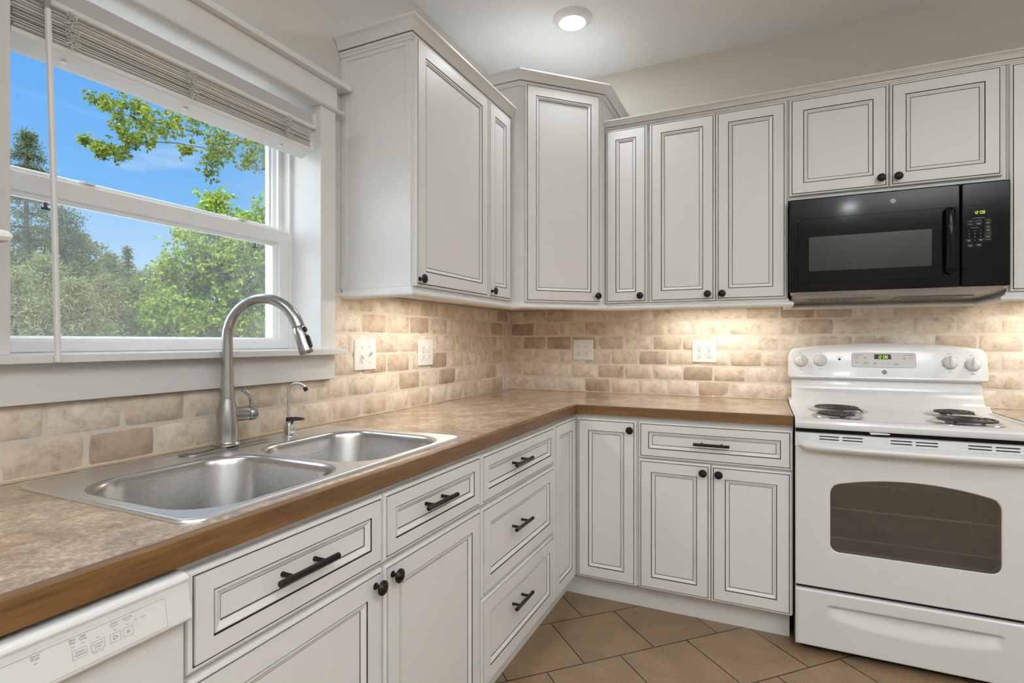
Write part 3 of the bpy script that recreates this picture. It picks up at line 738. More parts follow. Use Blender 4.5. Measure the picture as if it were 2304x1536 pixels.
# ================================================================== worktop
D_ = .633; CT = .914; CBm = .8725; EW = .020
w = empty('worktop', (.30, -1.2, CBm), 'L-shaped brown mottled worktop with cherry wood edge around the sink corner', 'worktop')
mb = MB(); x1 = D_-EW
hx0, hx1, hy0, hy1 = .100, .567, -2.455, -1.632
def tops(mb, rects):
    for (a, b) in rects: mb.box((a[0], a[1], CBm), (b[0], b[1], CT))
tops(mb, [((.001,-3.30),(x1,hy0)), ((.001,hy0),(hx0,hy1)), ((hx1,hy0),(x1,hy1)), ((.001,hy1),(x1,-x1)), ((.001,-x1),(1.5285,-.001))])
build('laminate_top', mb, M['lam'], w)
mb = MB(); mb.prism([(x1,CBm),(D_,CBm+.001),(D_,CT-.0015),(D_-.0015,CT+.0003),(x1,CT+.0003)], -3.30, -D_, ((0,0,0),(1,0,0),(0,0,1),(0,1,0)))
# mitre the inner corner
for i, p in enumerate(mb.v):
    if abs(p[1]+D_) < 1e-6: mb.v[i] = (p[0], -p[0], p[2])
build('wood_edge', mb, M['woodY'], w)
mb = MB(); mb.prism([(x1,CBm),(D_,CBm+.001),(D_,CT-.0015),(D_-.0015,CT+.0003),(x1,CT+.0003)], D_, 1.5285, ((0,0,0),(0,-1,0),(0,0,1),(1,0,0)))
for i, p in enumerate(mb.v):
    if abs(p[0]-D_) < 1e-6: mb.v[i] = (-p[1], p[1], p[2])
build('wood_edge', mb, M['woodX'], w)
w = empty('worktop', (2.6, -.30, CBm), 'short brown mottled worktop right of the stove', 'worktop')
mb = MB(); mb.box((2.2945, -x1, CBm), (2.98, -.001, CT)); build('laminate_top', mb, M['lam'], w)
mb = MB(); mb.prism([(x1,CBm),(D_,CBm+.001),(D_,CT-.0015),(D_-.0015,CT+.0003),(x1,CT+.0003)], 2.2945, 2.98, ((0,0,0),(0,-1,0),(0,0,1),(1,0,0))); build('wood_edge', mb, M['woodX'], w)

# ================================================================== sink
s = empty('kitchen_sink', (.32, -2.04, .914), 'double bowl brushed steel sink set into the brown worktop', 'sink')
def sm(f, t): return [(a[0], a[1]) for a in f]
sx0, sx1, sy0, sy1 = .047, .588, -2.478, -1.605
NC = 12
bowls = [(.172, -2.438, .553, -2.070), (.172, -2.028, .553, -1.652)]
br = .098
mb = MB()
outer = rrect(sx0+.012, sy0+.012, sx1-.012, sy1-.012, .026, NC)
holes = [rrect(a-.012, b-.012, c-(-.012), d+.012, br+.010, NC) for a, b, c, d in bowls]
zr = .9185
mb.plate(outer, holes, zr, 0, True)
def ringz(a, b, c, d, r, z): return [(p[0], p[1], z) for p in rrect(a, b, c, d, r, NC)]
# rolled outer edge
o_ = lambda g, z, r: ringz(sx0+g, sy0+g, sx1-g, sy1-g, r, z)
mb.loft([o_(.012, zr, .026), o_(.0095, zr+.0016, .028), o_(.0065, zr+.0020, .030), o_(.0030, zr+.0012, .034), o_(.0006, zr-.0018, .036), o_(.0, zr-.0042, .036)], 0, True)
build('rim', mb, M['sink'], s, sharp=60)
for (a, b, c, d) in bowls:
    mb = MB()
    def L(g, z, r): return ringz(a+g, b+g, c-g, d-g, r, z)
    dep = .178
    loops = [L(-.012, zr, br+.010), L(-.008, zr-.0004, br+.007), L(-.003, zr-.0028, br+.003), L(.000, zr-.008, br), L(.003, zr-.020, br), L(.012, zr-dep*.7, br), L(.018, zr-dep+.030, br)]
    for k in range(1, 7):
        t = k/6*PI/2; loops.append(L(.018+.030*(1-math.cos(t)), zr-dep+.030-.030*math.sin(t), max(br-.030*(1-math.cos(t)), .03)))
    cx, cy = (a+c)/2, (b+d)/2
    for k in (.5, .2): loops.append([(cx+(p[0]-cx)*k, cy+(p[1]-cy)*k, zr-dep-.004*(1-k)) for p in loops[-1]] if k == .5 else [(cx+.045*math.cos(math.atan2(p[1]-cy, p[0]-cx)), cy+.045*math.sin(math.atan2(p[1]-cy, p[0]-cx)), zr-dep-.005) for p in loops[-1]])
    mb.loft(loops, 0, True)
    bw = build('bowl', mb, M['bowl'], s, sharp=60)
    mb = MB(); mb.lathe([(.046, 0), (.046, .002), (.040, .002), (.036, -.004), (.010, -.006), (.010, .004), (.001, .004)], (cx, cy, zr-dep-.006), n=28); build('drain', mb, M['chrome'], bw)

# ================================================================== pull-down faucet
FBx, FBy, FZ = .090, -2.030, .9205
fa = empty('kitchen_faucet', (FBx, FBy, FZ), 'tall brushed nickel gooseneck faucet with pull-down spray head', 'faucet')
NK = M['nickel']
mb = MB(); L0 = []
for z, g in ((0, 0), (.0025, .0), (.0062, .004), (.0075, .010)):
    L0.append([(FBx - .002 + p[0], p[1], FZ - .0015 + z) for p in rrect(-.031+g, -2.160+g, .031-g, -1.892-g, .0305-g, 12)])
mb.loft(L0, 0, True, True, True, True); build('deck_plate', mb, NK, fa)
zb = FZ + .006
mb = MB(); mb.lathe([(.0330,0),(.0330,.003),(.0285,.007),(.0276,.010),(.0275,.040),(.0278,.055),(.0272,.072),(.0258,.088),(.0236,.102),(.0210,.115),(.0190,.1265)], (FBx, FBy, zb), n=36); build('body', mb, NK, fa)
mb = MB(); mb.lathe([(.0183,.1262),(.0165,.1262),(.0165,.1284),(.0186,.1286),(.0186,.135),(.0168,.165),(.0152,.205),(.0143,.245),(.0138,.275)], (FBx, FBy, zb), n=36, cap0=False)
th = math.radians(15); ux, uy = math.cos(th), math.sin(th)
R = .1085; zc = 1.216; pts = [(FBx, FBy, zb+.27)]
for k in range(0, 33):
    a = PI - (PI - math.radians(17))*k/32
    s_ = R + R*math.cos(a); pts.append((FBx + ux*s_, FBy + uy*s_, zc + R*math.sin(a)))
mb.tube(pts, [.0138]*20 + [.0138 + .0002*k for k in range(len(pts)-20)], 24); build('spout', mb, NK, fa, sharp=50)
p0, p1 = Vector(pts[-1]), Vector(pts[-2]); dirn = (p0-p1).normalized()
mb = MB(); mb.lathe([(.0150,0),(.0158,.0008),(.0164,.02),(.0174,.045),(.0182,.066),(.0180,.071),(.0165,.0725),(.0160,.0700),(.0001,.0700)], p0 + dirn*.0012, dirn, 36); sh = build('spray_head', mb, NK, fa, sharp=50)
side = (Vector((ux, uy, 0)) - dirn*dirn.dot(Vector((ux, uy, 0)))).normalized()
mb = MB(); mb.lathe([(.0075,-.004),(.0075,.0025),(.0060,.0040),(.0001,.0042)], p0 + dirn*.012 + side*.0155, side, 18); build('button', mb, M['bronze'], sh, label='dark round spray button')
mb = MB()
q0 = p0 + dirn*.046 + side*.0165
Lp = []
tang = dirn.cross(side)
for h, g in ((-.003, 0), (.0022, 0), (.0036, .002)):
    Lp.append([q0 + side*h + dirn*p[1] + tang*p[0] for p in rrect(-.0075+g, -.018+g, .0075-g, .018-g, .0072-g, 8)])
mb.loft(Lp, 0, True, True, True, True); build('rocker_switch', mb, M['bronze'], sh, label='dark oval spray switch')
# side handle: valve barrel points along +y, thin curved lever
zv = FZ + .088
mb = MB(); mb.lathe([(.0200,.010),(.0200,.0545),(.0193,.0555)], (FBx, FBy, zv), (.25, .968, -.02), 28); vb = build('valve_barrel', mb, NK, fa)
ax = Vector((.25, .968, -.02)).normalized()
mb = MB(); mb.lathe([(.0186,.0555),(.0186,.0570)], (FBx, FBy, zv), ax, 28); build('seal_ring', mb, M['black'], vb)
mb = MB(); mb.lathe([(.0193,.0570),(.0200,.0580),(.0200,.0700),(.0180,.0775),(.0120,.0805),(.0001,.0810)], (FBx, FBy, zv), ax, 28)
hp = Vector((FBx, FBy, zv)) + ax*.066
lv = [hp + Vector((0,0,.012)), hp + Vector((.001,-.001,.028)), hp + Vector((.001,-.004,.042)), hp + Vector((.000,-.011,.054)), hp + Vector((-.001,-.021,.063)), hp + Vector((-.002,-.029,.068))]
mb.tube(lv, [.0085,.0052,.0046,.0050,.0058,.0040], 14); build('lever', mb, NK, fa)
# small filtered water tap
gx, gy, gz = .097, -1.821, .9185
ft = empty('filter_tap', (gx, gy, gz), 'small chrome drinking water tap with black lever behind the sink', 'faucet')
mb = MB(); mb.lathe([(.0215,0),(.0215,.0025),(.0185,.0050),(.0120,.0058)], (gx, gy, gz), n=28)
La = []
for z, ww, dd, r in ((.004,.0155,.0125,.006), (.034,.0150,.0120,.006), (.043,.0120,.0100,.006), (.0475,.0070,.0065,.005)):
    La.append([(gx+p[0], gy+p[1], gz+z) for p in rrect(-dd, -ww, dd, ww, r, 6)])
mb.loft(La, 0, True, True, True, True); build('body', mb, M['chrome'], ft, sharp=40)
mb = MB(); mb.lathe([(.0085,.0455),(.0085,.0560),(.0060,.0575)], (gx-.002, gy-.002, gz), n=18); 
mb.tube([(gx-.002, gy, gz+.0515), (gx+.016, gy+.010, gz+.0520), (gx+.030, gy+.018, gz+.0515), (gx+.038, gy+.0225, gz+.0512)], [.0062,.0062,.0042,.0022], 10); build('lever', mb, M['black'], ft, label='black plastic lever')
mb = MB(); ut, vt = math.cos(math.radians(40)), math.sin(math.radians(40)); r2 = .0245; pts = [(gx-.002, gy-.002, gz+.055), (gx-.002, gy-.002, gz+.10)]
for k in range(0, 21):
    a = PI - (PI - math.radians(22))*k/20; s_ = r2 + r2*math.cos(a); pts.append((gx-.002+ut*s_, gy-.002+vt*s_, gz+.1375+r2*math.sin(a)))
mb.tube(pts, .0046, 14); build('spout', mb, M['chrome'], ft)
p0, p1 = Vector(pts[-1]), Vector(pts[-2]); d0 = (p0-p1).normalized()
mb = MB(); mb.lathe([(.0060,-.003),(.0066,.000),(.0066,.0095),(.0050,.0105),(.0001,.0105)], p0, d0, 16); build('spout_tip', mb, M['black'], ft, label='black spout tip')
# ================================================================== electric range
RX0, RX1 = 1.5335, 2.2895; RC = (RX0+RX1)/2
EN, PL = M['enamel'], M['enamel2']
rg = empty('electric_range', (RC, -.33, 0), 'white freestanding electric stove with four black coil burners and oven window', 'stove')
FRR = FR_R
mb = MB()
mb.box((RX0+.002, -.612, .030), (RX0+.014, -.030, .865)); mb.box((RX1-.014, -.612, .030), (RX1-.002, -.030, .865)); mb.box((RX0+.002, -.042, .030), (RX1-.002, -.030, .900))
mb.box((RX0+.002, -.620, .240), (RX1-.002, -.590, .262)); mb.box((RX0+.014, -.612, .030), (RX1-.014, -.030, .040))
build('body', mb, EN, rg, .001)
mb = MB(); mb.box((RX0+.004, -.628, .852), (RX1-.004, -.500, .873)); build('door_gap', mb, M['gap'], rg)
mb = MB(); mb.box((RX0+.006, -.640, .236), (RX1-.006, -.6, .262)); build('drawer_gap', mb, M['gap'], rg)
mb = MB(); mb.box((RX0+.02, -.600, .0), (RX1-.02, -.10, .031)); build('plinth', mb, M['gap'], rg)
# cooktop with rolled front lip and raised rim
mb = MB()
pr = [(-.030,.870), (-.600,.870), (-.655,.8715), (-.6615,.875), (-.6640,.882), (-.6640,.893), (-.6615,.9020), (-.655,.9085), (-.645,.9110), (-.630,.9090), (-.610,.9060), (-.185,.9060), (-.165,.9080), (-.140,.9180), (-.120,.9320), (-.030,.9360)]
mb.prism(pr, RX0, RX1, ((0,0,0),(0,1,0),(0,0,1),(1,0,0)))
build('cooktop', mb, EN, rg, .002, 2, ang=50)
for xa, xb in ((RX0, RX0+.018), (RX1-.018, RX1)):
    mb = MB(); mb.box((xa, -.650, .900), (xb, -.150, .9115)); build('cooktop_rim', mb, EN, rg, .003, 3)
# backguard: lower riser and overhanging console
mb = MB(); pr = [(-.022,.90), (-.150,.905), (-.132,.9180), (-.112,.935), (-.094,.960), (-.080,1.000), (-.074,1.045), (-.022,1.045)]
mb.prism(pr, RX0+.012, RX1-.012, ((0,0,0),(0,1,0),(0,0,1),(1,0,0)), 0, True); build('riser', mb, EN, rg, .002, 2, sharp=50, ang=60)
def ctop(x):
    t = (x-RC)/((RX1-RX0)/2); return 1.2015 - .029*abs(t)**2.2 - (.022*max(0, (abs(t)-.93)/.07)**2)
mb = MB(); loops = []
NX = 40
for k in range(NX+1):
    x = RX0 - .003 + (RX1-RX0+.010)*(.5-.5*math.cos(PI*k/NX))
    t = min(1, abs((x-(RC+.002))/((RX1-RX0+.010)/2)))
    zt = 1.2015 - .029*t**2.2 - .034*max(0, (t-.91)/.09)**3.2
    zb_ = 1.029 + .010*max(0, (t-.97)/.03)**3
    yf = -.105 + .022*max(0, (t-.96)/.04)**3
    w_ = [(-.022, zb_+.004), (yf+.030, zb_), (yf+.006, zb_+.004), (yf-.002, zb_+.012), (yf+.001, zb_+.022), (yf+.0125, zt-.018), (yf+.019, zt-.005), (yf+.028, zt), (-.030, zt), (-.022, zt-.006)]
    sc = 1.0 if 0 < k < NX else .97
    loops.append([(x, y, z) for y, z in w_])
mb.loft(loops, 0, True, True, True, True); build('console', mb, EN, rg, sharp=42)
# console face frame for details
ca = Vector((0, -.104, 1.051)); cbv = Vector((0, -.0925, 1.1835)); CV = (cbv-ca).normalized(); CU = Vector((1,0,0)); CN = CU.cross(CV)
def con(x, z): return ca + CU*x + CV*((z-1.051)/CV.z)
ink = MB()
def label_lines(x, z, w, n=1, h=.0016, gap=.0034, m=0):
    for i in range(n): bar_into(ink, 0, -(i-(n-1)/2)*gap, w*(1 if i == 0 else .8), h, con(x, z), CU, CV, CN, m)
for x, z, word in ((1.5850,1.1160,0), (1.6660,1.1200,1), (2.1600,1.1160,0), (2.2380,1.1090,1)):
    k_ = MB(); o = con(x, z)
    k_.lathe([(.0265,-.002),(.0265,.004),(.0250,.006)], o, CN, 40)
    k_.lathe([(.0235,.006),(.0225,.014),(.0190,.017),(.0001,.0175)], o, CN, 40)
    kb = build('knob', k_, PL, rg, sharp=50)
    g_ = MB(); a = [( -.0042,-.021), (.0042,-.021), (.0055,.000), (.0045,.020), (.0,.0265), (-.0045,.020), (-.0055,.000)]
    g_.loft([[o + CU*p*s + CV*q*s + CN*h for p, q in a] for h, s in ((.012, 1.15), (.024, 1.0), (.028, .80))], 0, False, True, True, True)
    build('grip', g_, PL, kb, .0012)
    r_ = MB()
    cir = [[o + (CU*math.cos(2*PI*j/40) + CV*math.sin(2*PI*j/40))*rr + CN*.0006 for j in range(40)] for rr in (.0280, .0270)]
    ink.loft(cir, 0)
    for j in range(9):
        a_ = math.radians(-60 + j*37.5); bar_into(ink, 0, 0, .0026, .0014, o + (CU*math.cos(a_)+CV*math.sin(a_))*.0325, CU, CV, CN)
    bar_into(ink, -.005, .0395, .006, .002, o, CU, CV, CN); bar_into(ink, .004, .0365, .004, .0016, o, CU, CV, CN); bar_into(ink, 0, -.0405, .013, .0016, o, CU, CV, CN)
label_lines(1.7440, 1.1360, .026)
mb = MB(); mb.lathe([(.0052,0),(.0052,.0012),(.001,.0016)], con(1.7445, 1.1260), CN, 18); build('indicator_light', mb, M['black'], rg)
# touch panel
tp = MB(); A_ = rrect(1.7930, 1.0900, 2.0385, 1.1575, .010, 6)
tp.loft([[con(p[0], p[1]) + CN*h for p in A_] for h in (-.001, .0010)], 0, False, True, False, True); pn = build('control_panel', tp, EN, rg, .0006)
for p0_, q0_, p1_, q1_ in ((1.7935,1.0905,2.0380,1.1570),): 
    a = rrect(p0_, q0_, p1_, q1_, .010, 6); b = rrect(p0_+.0011, q0_+.0011, p1_-.0011, q1_-.0011, .009, 6)
    ink.loft([[con(*p) + CN*.0013 for p in a], [con(*p) + CN*.0013 for p in b]], 1)
def but(x, z, w_=.022, h=.014, n=1, dot=False, box=True):
    if box:
        a = rrect(x-w_/2, z-h/2, x+w_/2, z+h/2, .003, 3); t = .0007; b = rrect(x-w_/2+t, z-h/2+t, x+w_/2-t, z+h/2-t, .0025, 3)
        ink.loft([[con(*p) + CN*.0013 for p in a], [con(*p) + CN*.0013 for p in b]], 1)
    for i in range(n): bar_into(ink, 0, -(i-(n-1)/2)*.0034, w_*.60, .0016, con(x, z), CU, CV, CN, 0, .0013)
    if dot: bar_into(ink, 0, .0095, .0022, .0018, con(x, z), CU, CV, CN, 0, .0013)
for x, z, w_ in ((1.820,1.1470,.040), (2.010,1.1475,.042)): bar_into(ink, 0, 0, w_, .0018, con(x, z), CU, CV, CN, 0, .0013)
but(1.8130,1.1340,dot=True); but(1.8460,1.1340,.020,.014,2,box=False); but(1.8130,1.1110,dot=True,box=False); but(1.8490,1.1100,.024,.014,2); but(1.8850,1.1080,.020,.014,2,True,False); but(1.9130,1.1085,.012,.012,1,box=False); but(1.9360,1.1075,.012,.012,1,box=False); but(1.9660,1.1060,.022,.014,2)
but(1.9960,1.1330,.020,.012,2,True,False); but(2.0230,1.1330,.016,.008,1,box=False); but(2.0120,1.1330,.003,.012,0)
mb = MB(); A_ = [(1.8815,1.1285), (1.9475,1.1285), (1.9440,1.1500), (1.8830,1.1500)]
mb.loft([[con(*p) + CN*h for p in A_] for h in (.0008, .0022)], 0, False, True, False, True); dp = build('display', mb, M['black'], rg)
mb = MB(); seven(mb, '12:08', .0115, con(1.8960, 1.1385) + CN*.0022, CU, CV, CN); build('clock_digits', mb, M['green'], dp, label='green digits 12:08')
build('lettering', ink, [M['ink'], M['inkl']], rg, fix=False)
def badge(o, U, V, N, r, parent, dark):
    mb = MB(); o = Vector(o)
    mb.lathe([(r,0),(r*.97,.0012),(r*.9,.0016),(.0001,.0016)], o, N, 32)
    b_ = build('badge', mb, M['badgek'] if dark else M['badge'], parent)
    mb = MB(); L = [[o + (U*math.cos(2*PI*j/32)+V*math.sin(2*PI*j/32))*rr + N*.0021 for j in range(32)] for rr in (r*.93, r*.80)]; mb.loft(L)
    text_into(mb, 'GE', r*.92, o + N*.0018 - U*r*.06, U, V, N, 0, 'CENTER', .25, .0)
    for a in range(4):
        c_ = o + (U*math.cos(PI/4+a*PI/2)+V*math.sin(PI/4+a*PI/2))*r*.66 + N*.0021
        mb.loft([[c_ + (U*math.cos(2*PI*j/10)+V*math.sin(2*PI*j/10))*rr for j in range(10)] for rr in (r*.16, r*.07)])
    build('monogram', mb, M['plate'] if dark else M['badgek'], b_, fix=False)
badge(con(1.9205, 1.0700), CU, CV, CN, .0105, rg, True)
# burners
def burner(x, y, R_, ph):
    zc_ = .9062
    mb = MB(); mb.lathe([(R_+.017, .0), (R_+.017, .0030), (R_+.014, .0050), (R_+.010, .0045), (R_+.004, .0020), (R_-.006, -.004), (.020, -.006)], (x, y, zc_), n=48, cap0=False); pan = build('drip_pan', mb, M['chrome'], rg, label='chrome drip pan')
    mb = MB(); zt = zc_ + .0145
    turns = 3.55 if R_ > .085 else 2.7
    r0 = .022; r1 = R_-.006; pitch = (r1-r0)/turns; n = int(turns*36); pts = []
    for k in range(n+1):
        a = ph + 2*PI*k/36; r_ = r0 + pitch*k/36; pts.append((x + r_*math.cos(a), y + r_*math.sin(a), zt))
    a = ph + 2*PI*n/36; 
    pts += [(x + (r1+.004)*math.cos(a+.10), y + (r1+.004)*math.sin(a+.10), zt-.002), (x + (r1+.014)*math.cos(a+.16), y + (r1+.014)*math.sin(a+.16), zt-.012)]
    # flat-topped heating tube
    P = [Vector(p) for p in pts]; loops = []; tw = pitch*.33
    for i, p in enumerate(P):
        t = (P[min(i+1, len(P)-1)] - P[max(i-1, 0)]).normalized(); sd = Vector((-t.y, t.x, 0)).normalized()
        loops.append([p + sd*(tw*a_) + Vector((0,0,b_)) for a_, b_ in ((-1,-.002), (-.75,.0022), (0,.0030), (.75,.0022), (1,-.002), (.6,-.0045), (-.6,-.0045))])
    mb.loft(loops, 0, True, True, True, True)
    p0_ = P[0]; mb.tube([p0_, p0_ + Vector((-.012,.004,-.004)), (x, y, zt-.010)], .0042, 8)
    mb.lathe([(.016,0),(.016,.003),(.001,.0035)], (x, y, zt-.004), n=20)
    for j in range(3):
        a = ph + .5 + j*2*PI/3; c_, s_ = math.cos(a), math.sin(a)
        mb.tube([(x+.012*c_, y+.012*s_, zt-.0065), (x+(R_-.004)*c_, y+(R_-.004)*s_, zt-.0065)], .0028, 6)
    build('coil', mb, M['coil'], pan, sharp=60, label='black spiral heating coil')
burner(1.7180, -.2750, .0980, 2.2); burner(1.6900, -.5250, .0760, .3); burner(2.1270, -.2550, .0760, 3.4); burner(2.1000, -.5150, .0980, 3.6)
# oven door
YD0, YD1 = -.622, -.658
def dface(x, z, d=0): return Vector((x, YD1 - d, z))
wx0, wx1, wz0, wz1, arch = 1.6500, 2.1640, .4040, .6620, .036
def arched(g, n=24, r=.030):
    pts = []
    x0, x1, z0 = wx0-g, wx1+g, wz0-g
    for a0, cx, cz in ((180, x0+r, z0+r), (270, x1-r, z0+r)):
        for k in range(9): a = math.radians(a0+90*k/8); pts.append((cx+r*math.cos(a), cz+r*math.sin(a)))
    def top(x): t = (x-(x0+x1)/2)/((x1-x0)/2); return wz1+g + arch*(1-abs(t)**2.0)
    zr_ = top(x1) - .001
    pts.append((x1, zr_-r*.9)); pts.append((x1-r*.12, zr_-r*.42)); pts.append((x1-r*.45, top(x1-r*.45)-r*.10))
    for k in range(n+1):
        x = x1-r*.9 + (x0-x1+1.8*r)*k/n; pts.append((x, top(x)))
    pts.append((x0+r*.45, top(x0+r*.45)-r*.10)); pts.append((x0+r*.12, zr_-r*.42)); pts.append((x0, zr_-r*.9))
    return pts
mb = MB()
hole = arched(0); hb = arched(-.003)
ox0, ox1, oz0, oz1 = RX0+.001, RX1-.001, .2625, .800
outer = rrect(ox0+.004, oz0+.004, ox1-.004, oz1-.001, .004, 3)
fl = [Vector((p[0], p[1], 0)) for p in outer]; fh = [Vector((p[0], p[1], 0)) for p in hole]
ids = [mb.vert((p.x, YD1, p.y)) for p in fl+fh]
for t in tessellate_polygon([fl, fh]): mb.face([ids[k] for k in t], 0)
mb.loft([[(p[0], YD1, p[1]) for p in outer], [(p[0], YD1+.004, p[1]) for p in rrect(ox0, oz0, ox1, oz1, .006, 3)], [(p[0], YD0, p[1]) for p in rrect(ox0, oz0, ox1, oz1, .006, 3)]], 0, False)
mb.loft([[(p[0], YD1, p[1]) for p in hole], [(p[0], YD1+.003, p[1]) for p in hb], [(p[0], YD0, p[1]) for p in hb]], 0, False)
od = build('oven_door', mb, EN, rg, fix=True)
mb = MB(); A_ = arched(-.0032); mb.face([mb.vert((p[0], YD1+.0035, p[1])) for p in A_]); build('window_glass', mb, M['ovenglass'], od, label='tinted oven window')
# vent strip at the top of the door, with slots, and the moulded handle
mb = MB(); zt0, zt1 = .8005, .8545
slots = []
for xa in (1.6160, 1.6925, 1.8440, 1.9200, 2.0700, 2.1450):
    for zc_ in (.8445, .8335): slots.append((xa, zc_-.0022, xa+.0660, zc_+.0022))
outer = [(RX0+.001,zt0),(RX1-.001,zt0),(RX1-.001,zt1),(RX0+.001,zt1)]
polys = [[Vector((p[0], p[1], 0)) for p in outer]] + [[Vector((p[0], p[1], 0)) for p in rrect(a, b, c_, d, .0018, 2)] for a, b, c_, d in slots]
flat = [p for q in polys for p in q]; ids = [mb.vert((p.x, YD1+.001, p.y)) for p in flat]
for t in tessellate_polygon(polys): mb.face([ids[k] for k in t], 0)
mb.loft([[(p[0], YD1+.001, p[1]) for p in outer], [(p[0], YD0, p[1]) for p in outer]], 0)
for a, b, c_, d in slots:
    mb.loft([[(p[0], YD1+.001, p[1]) for p in rrect(a, b, c_, d, .0018, 2)], [(p[0], YD1+.010, p[1]) for p in rrect(a, b, c_, d, .0018, 2)]], 0)
build('vent_strip', mb, PL, od)
mb = MB(); mb.box((RX0+.01, YD1+.010, .803), (RX1-.01, YD1+.012, .852)); build('vent_back', mb, M['gap'], od)
mb = MB(); loops = []; hx0, hx1 = 1.5490, 2.2740
for k in range(41):
    t = -1 + 2*k/40; x = (hx0+hx1)/2 + (hx1-hx0)/2*t
    e = max(0, (abs(t)-.93)/.07); rr = math.sqrt(max(0, 1-e*e)); rr = max(rr, .12)
    out = .046*(1-.35*abs(t)**3)*rr + .004; zc_ = .8075 - .002*(1-t*t); hh = .0200*rr
    loops.append([(x, YD1 + .004 - (out+.004)*max(0, math.cos(b_))**.7 if math.cos(b_) > 0 else YD1+.004, zc_ + hh*math.sin(b_)) for b_ in [math.radians(-90+180*j/12) for j in range(13)]])
mb.loft(loops, 0, True, False); 
mb.face([mb.vert(p) for p in loops[0]]); mb.face([mb.vert(p) for p in loops[-1]][::-1])
build('handle', mb, EN, od, sharp=60)
mb = MB(); mb.prism([(1.781,.8635), (1.842,.8660), (1.842,.8690), (1.781,.8715)], .630, .668, ((0,0,0),(1,0,0),(0,0,1),(0,-1,0))); build('lock_lever', mb, PL, rg, .002)
# cavity and racks seen through the glass
mb = MB(); cx0, cx1, cz0, cz1 = 1.600, 2.222, .345, .770
q = [(cx0,cz0),(cx1,cz0),(cx1,cz1),(cx0,cz1)]
mb.loft([[(p[0], YD0+.002, p[1]) for p in q], [(p[0], -.120, p[1]) for p in q]], 0, False, True, False, True); build('oven_cavity', mb, M['cavity'], rg, fix=False)
for z in (.445, .560):
    mb = MB()
    for k in range(2): mb.tube([(cx0+.004, -.60+.44*k, z), (cx1-.004, -.60+.44*k, z)], .0032, 6)
    for k in range(22): x = cx0+.02+(cx1-cx0-.04)*k/21; mb.tube([(x, -.597, z+.001), (x, -.150, z+.001)], .0012, 5, 1)
    build('oven_rack', mb, [M['rack'], M['cavity']], rg)
# storage drawer with scooped grip
mb = MB(); NXX, NZZ = 110, 70; dz0, dz1 = .032, .2500; yf = -.662
def scoop(x, z):
    t = (x-1.9045)/.2620
    if abs(t) >= 1: return 0
    zt_ = .2020; zb_ = .152 - .030*(1-t*t)
    ex = max(0, min(1, (1-abs(t))/.05)); ex = ex*ex*(3-2*ex)
    up_ = max(0, min(1, (zt_-z)/.010)); up_ = up_*up_*(3-2*up_); dn = max(0, min(1, (z-zb_)/(.060)))
    return .017*ex*up_*(dn*dn*(3-2*dn))**.8
grid = []
for i in range(NXX+1):
    x = RX0+.001 + (RX1-RX0-.002)*i/NXX; row = []
    for j in range(NZZ+1):
        z = dz0 + (dz1-dz0)*j/NZZ
        ed = min(x-RX0-.001, RX1-.001-x, z-dz0, dz1-z); rnd_ = .006*(1-min(1, ed/.006))**2
        row.append(mb.vert((x, yf + rnd_ + scoop(x, z), z)))
    grid.append(row)
for i in range(NXX):
    for j in range(NZZ): mb.face((grid[i][j], grid[i+1][j], grid[i+1][j+1], grid[i][j+1]), 0, True)
rim = [(RX0+.001,dz0),(RX1-.001,dz0),(RX1-.001,dz1),(RX0+.001,dz1)]
mb.loft([[(p[0], yf+.006, p[1]) for p in rim], [(p[0], -.615, p[1]) for p in rim]], 0, False, True, False, True)
build('storage_drawer', mb, EN, rg, sharp=50)

# ================================================================== over-the-range microwave
MX0, MX1 = 1.5260, 2.2810; MY = -.360; MZ0, MZ1 = 1.4250, 1.8260
mw = empty('microwave', ((MX0+MX1)/2, -.19, 1.39), 'glossy black microwave mounted over the white stove', 'microwave')
K = M['mwblack']
mb = MB(); mb.box((MX0+.003, -.318, 1.428), (MX1-.003, -.010, 1.8415)); build('body', mb, K, mw, .002)
mb = MB()
pr = [(-.325,1.428), (-.352,1.4275), (-.330,1.409), (-.300,1.401), (-.130,1.397), (-.020,1.397), (-.020,1.428)]
mb.prism(pr, MX0+.010, MX1-.010, ((0,0,0),(0,1,0),(0,0,1),(1,0,0)))
for xa in (1.60, 1.94): mb.box((xa, -.255, 1.394), (xa+.26, -.150, 1.400))
mb.box((MX0+.004, -.345, 1.414), (MX0+.020, -.30, 1.430)); mb.box((MX1-.020, -.345, 1.414), (MX1-.004, -.30, 1.430))
build('underside', mb, M['mwgrey'], mw, .0012)
for xa in (1.62, 1.96):
    mb = MB()
    for k in range(9): mb.box((xa+.024*k, -.250, 1.3935), (xa+.024*k+.016, -.160, 1.3943))
    build('grease_filter', mb, M['black'], mw)
XS = 2.1285
mb = MB()
def slabface(x0, x1):
    z0, z1 = MZ0, MZ1+.006
    L0_ = [[(p[0], y, p[1]) for p in rrect(x0+g, z0+g, x1-g, z1-g, .004, 3)] for y, g in ((-.316, 0), (MY+.010, 0), (MY+.0035, .0012), (MY, .005))]
    mb.loft(L0_, 0, False, True, True, True)
slabface(MX0, XS-.0012); dr = build('door', mb, K, mw)
mb = MB(); slabface(XS+.0012, MX1); cp = build('control_panel', mb, K, mw)
FU, FV, FN = FR_R
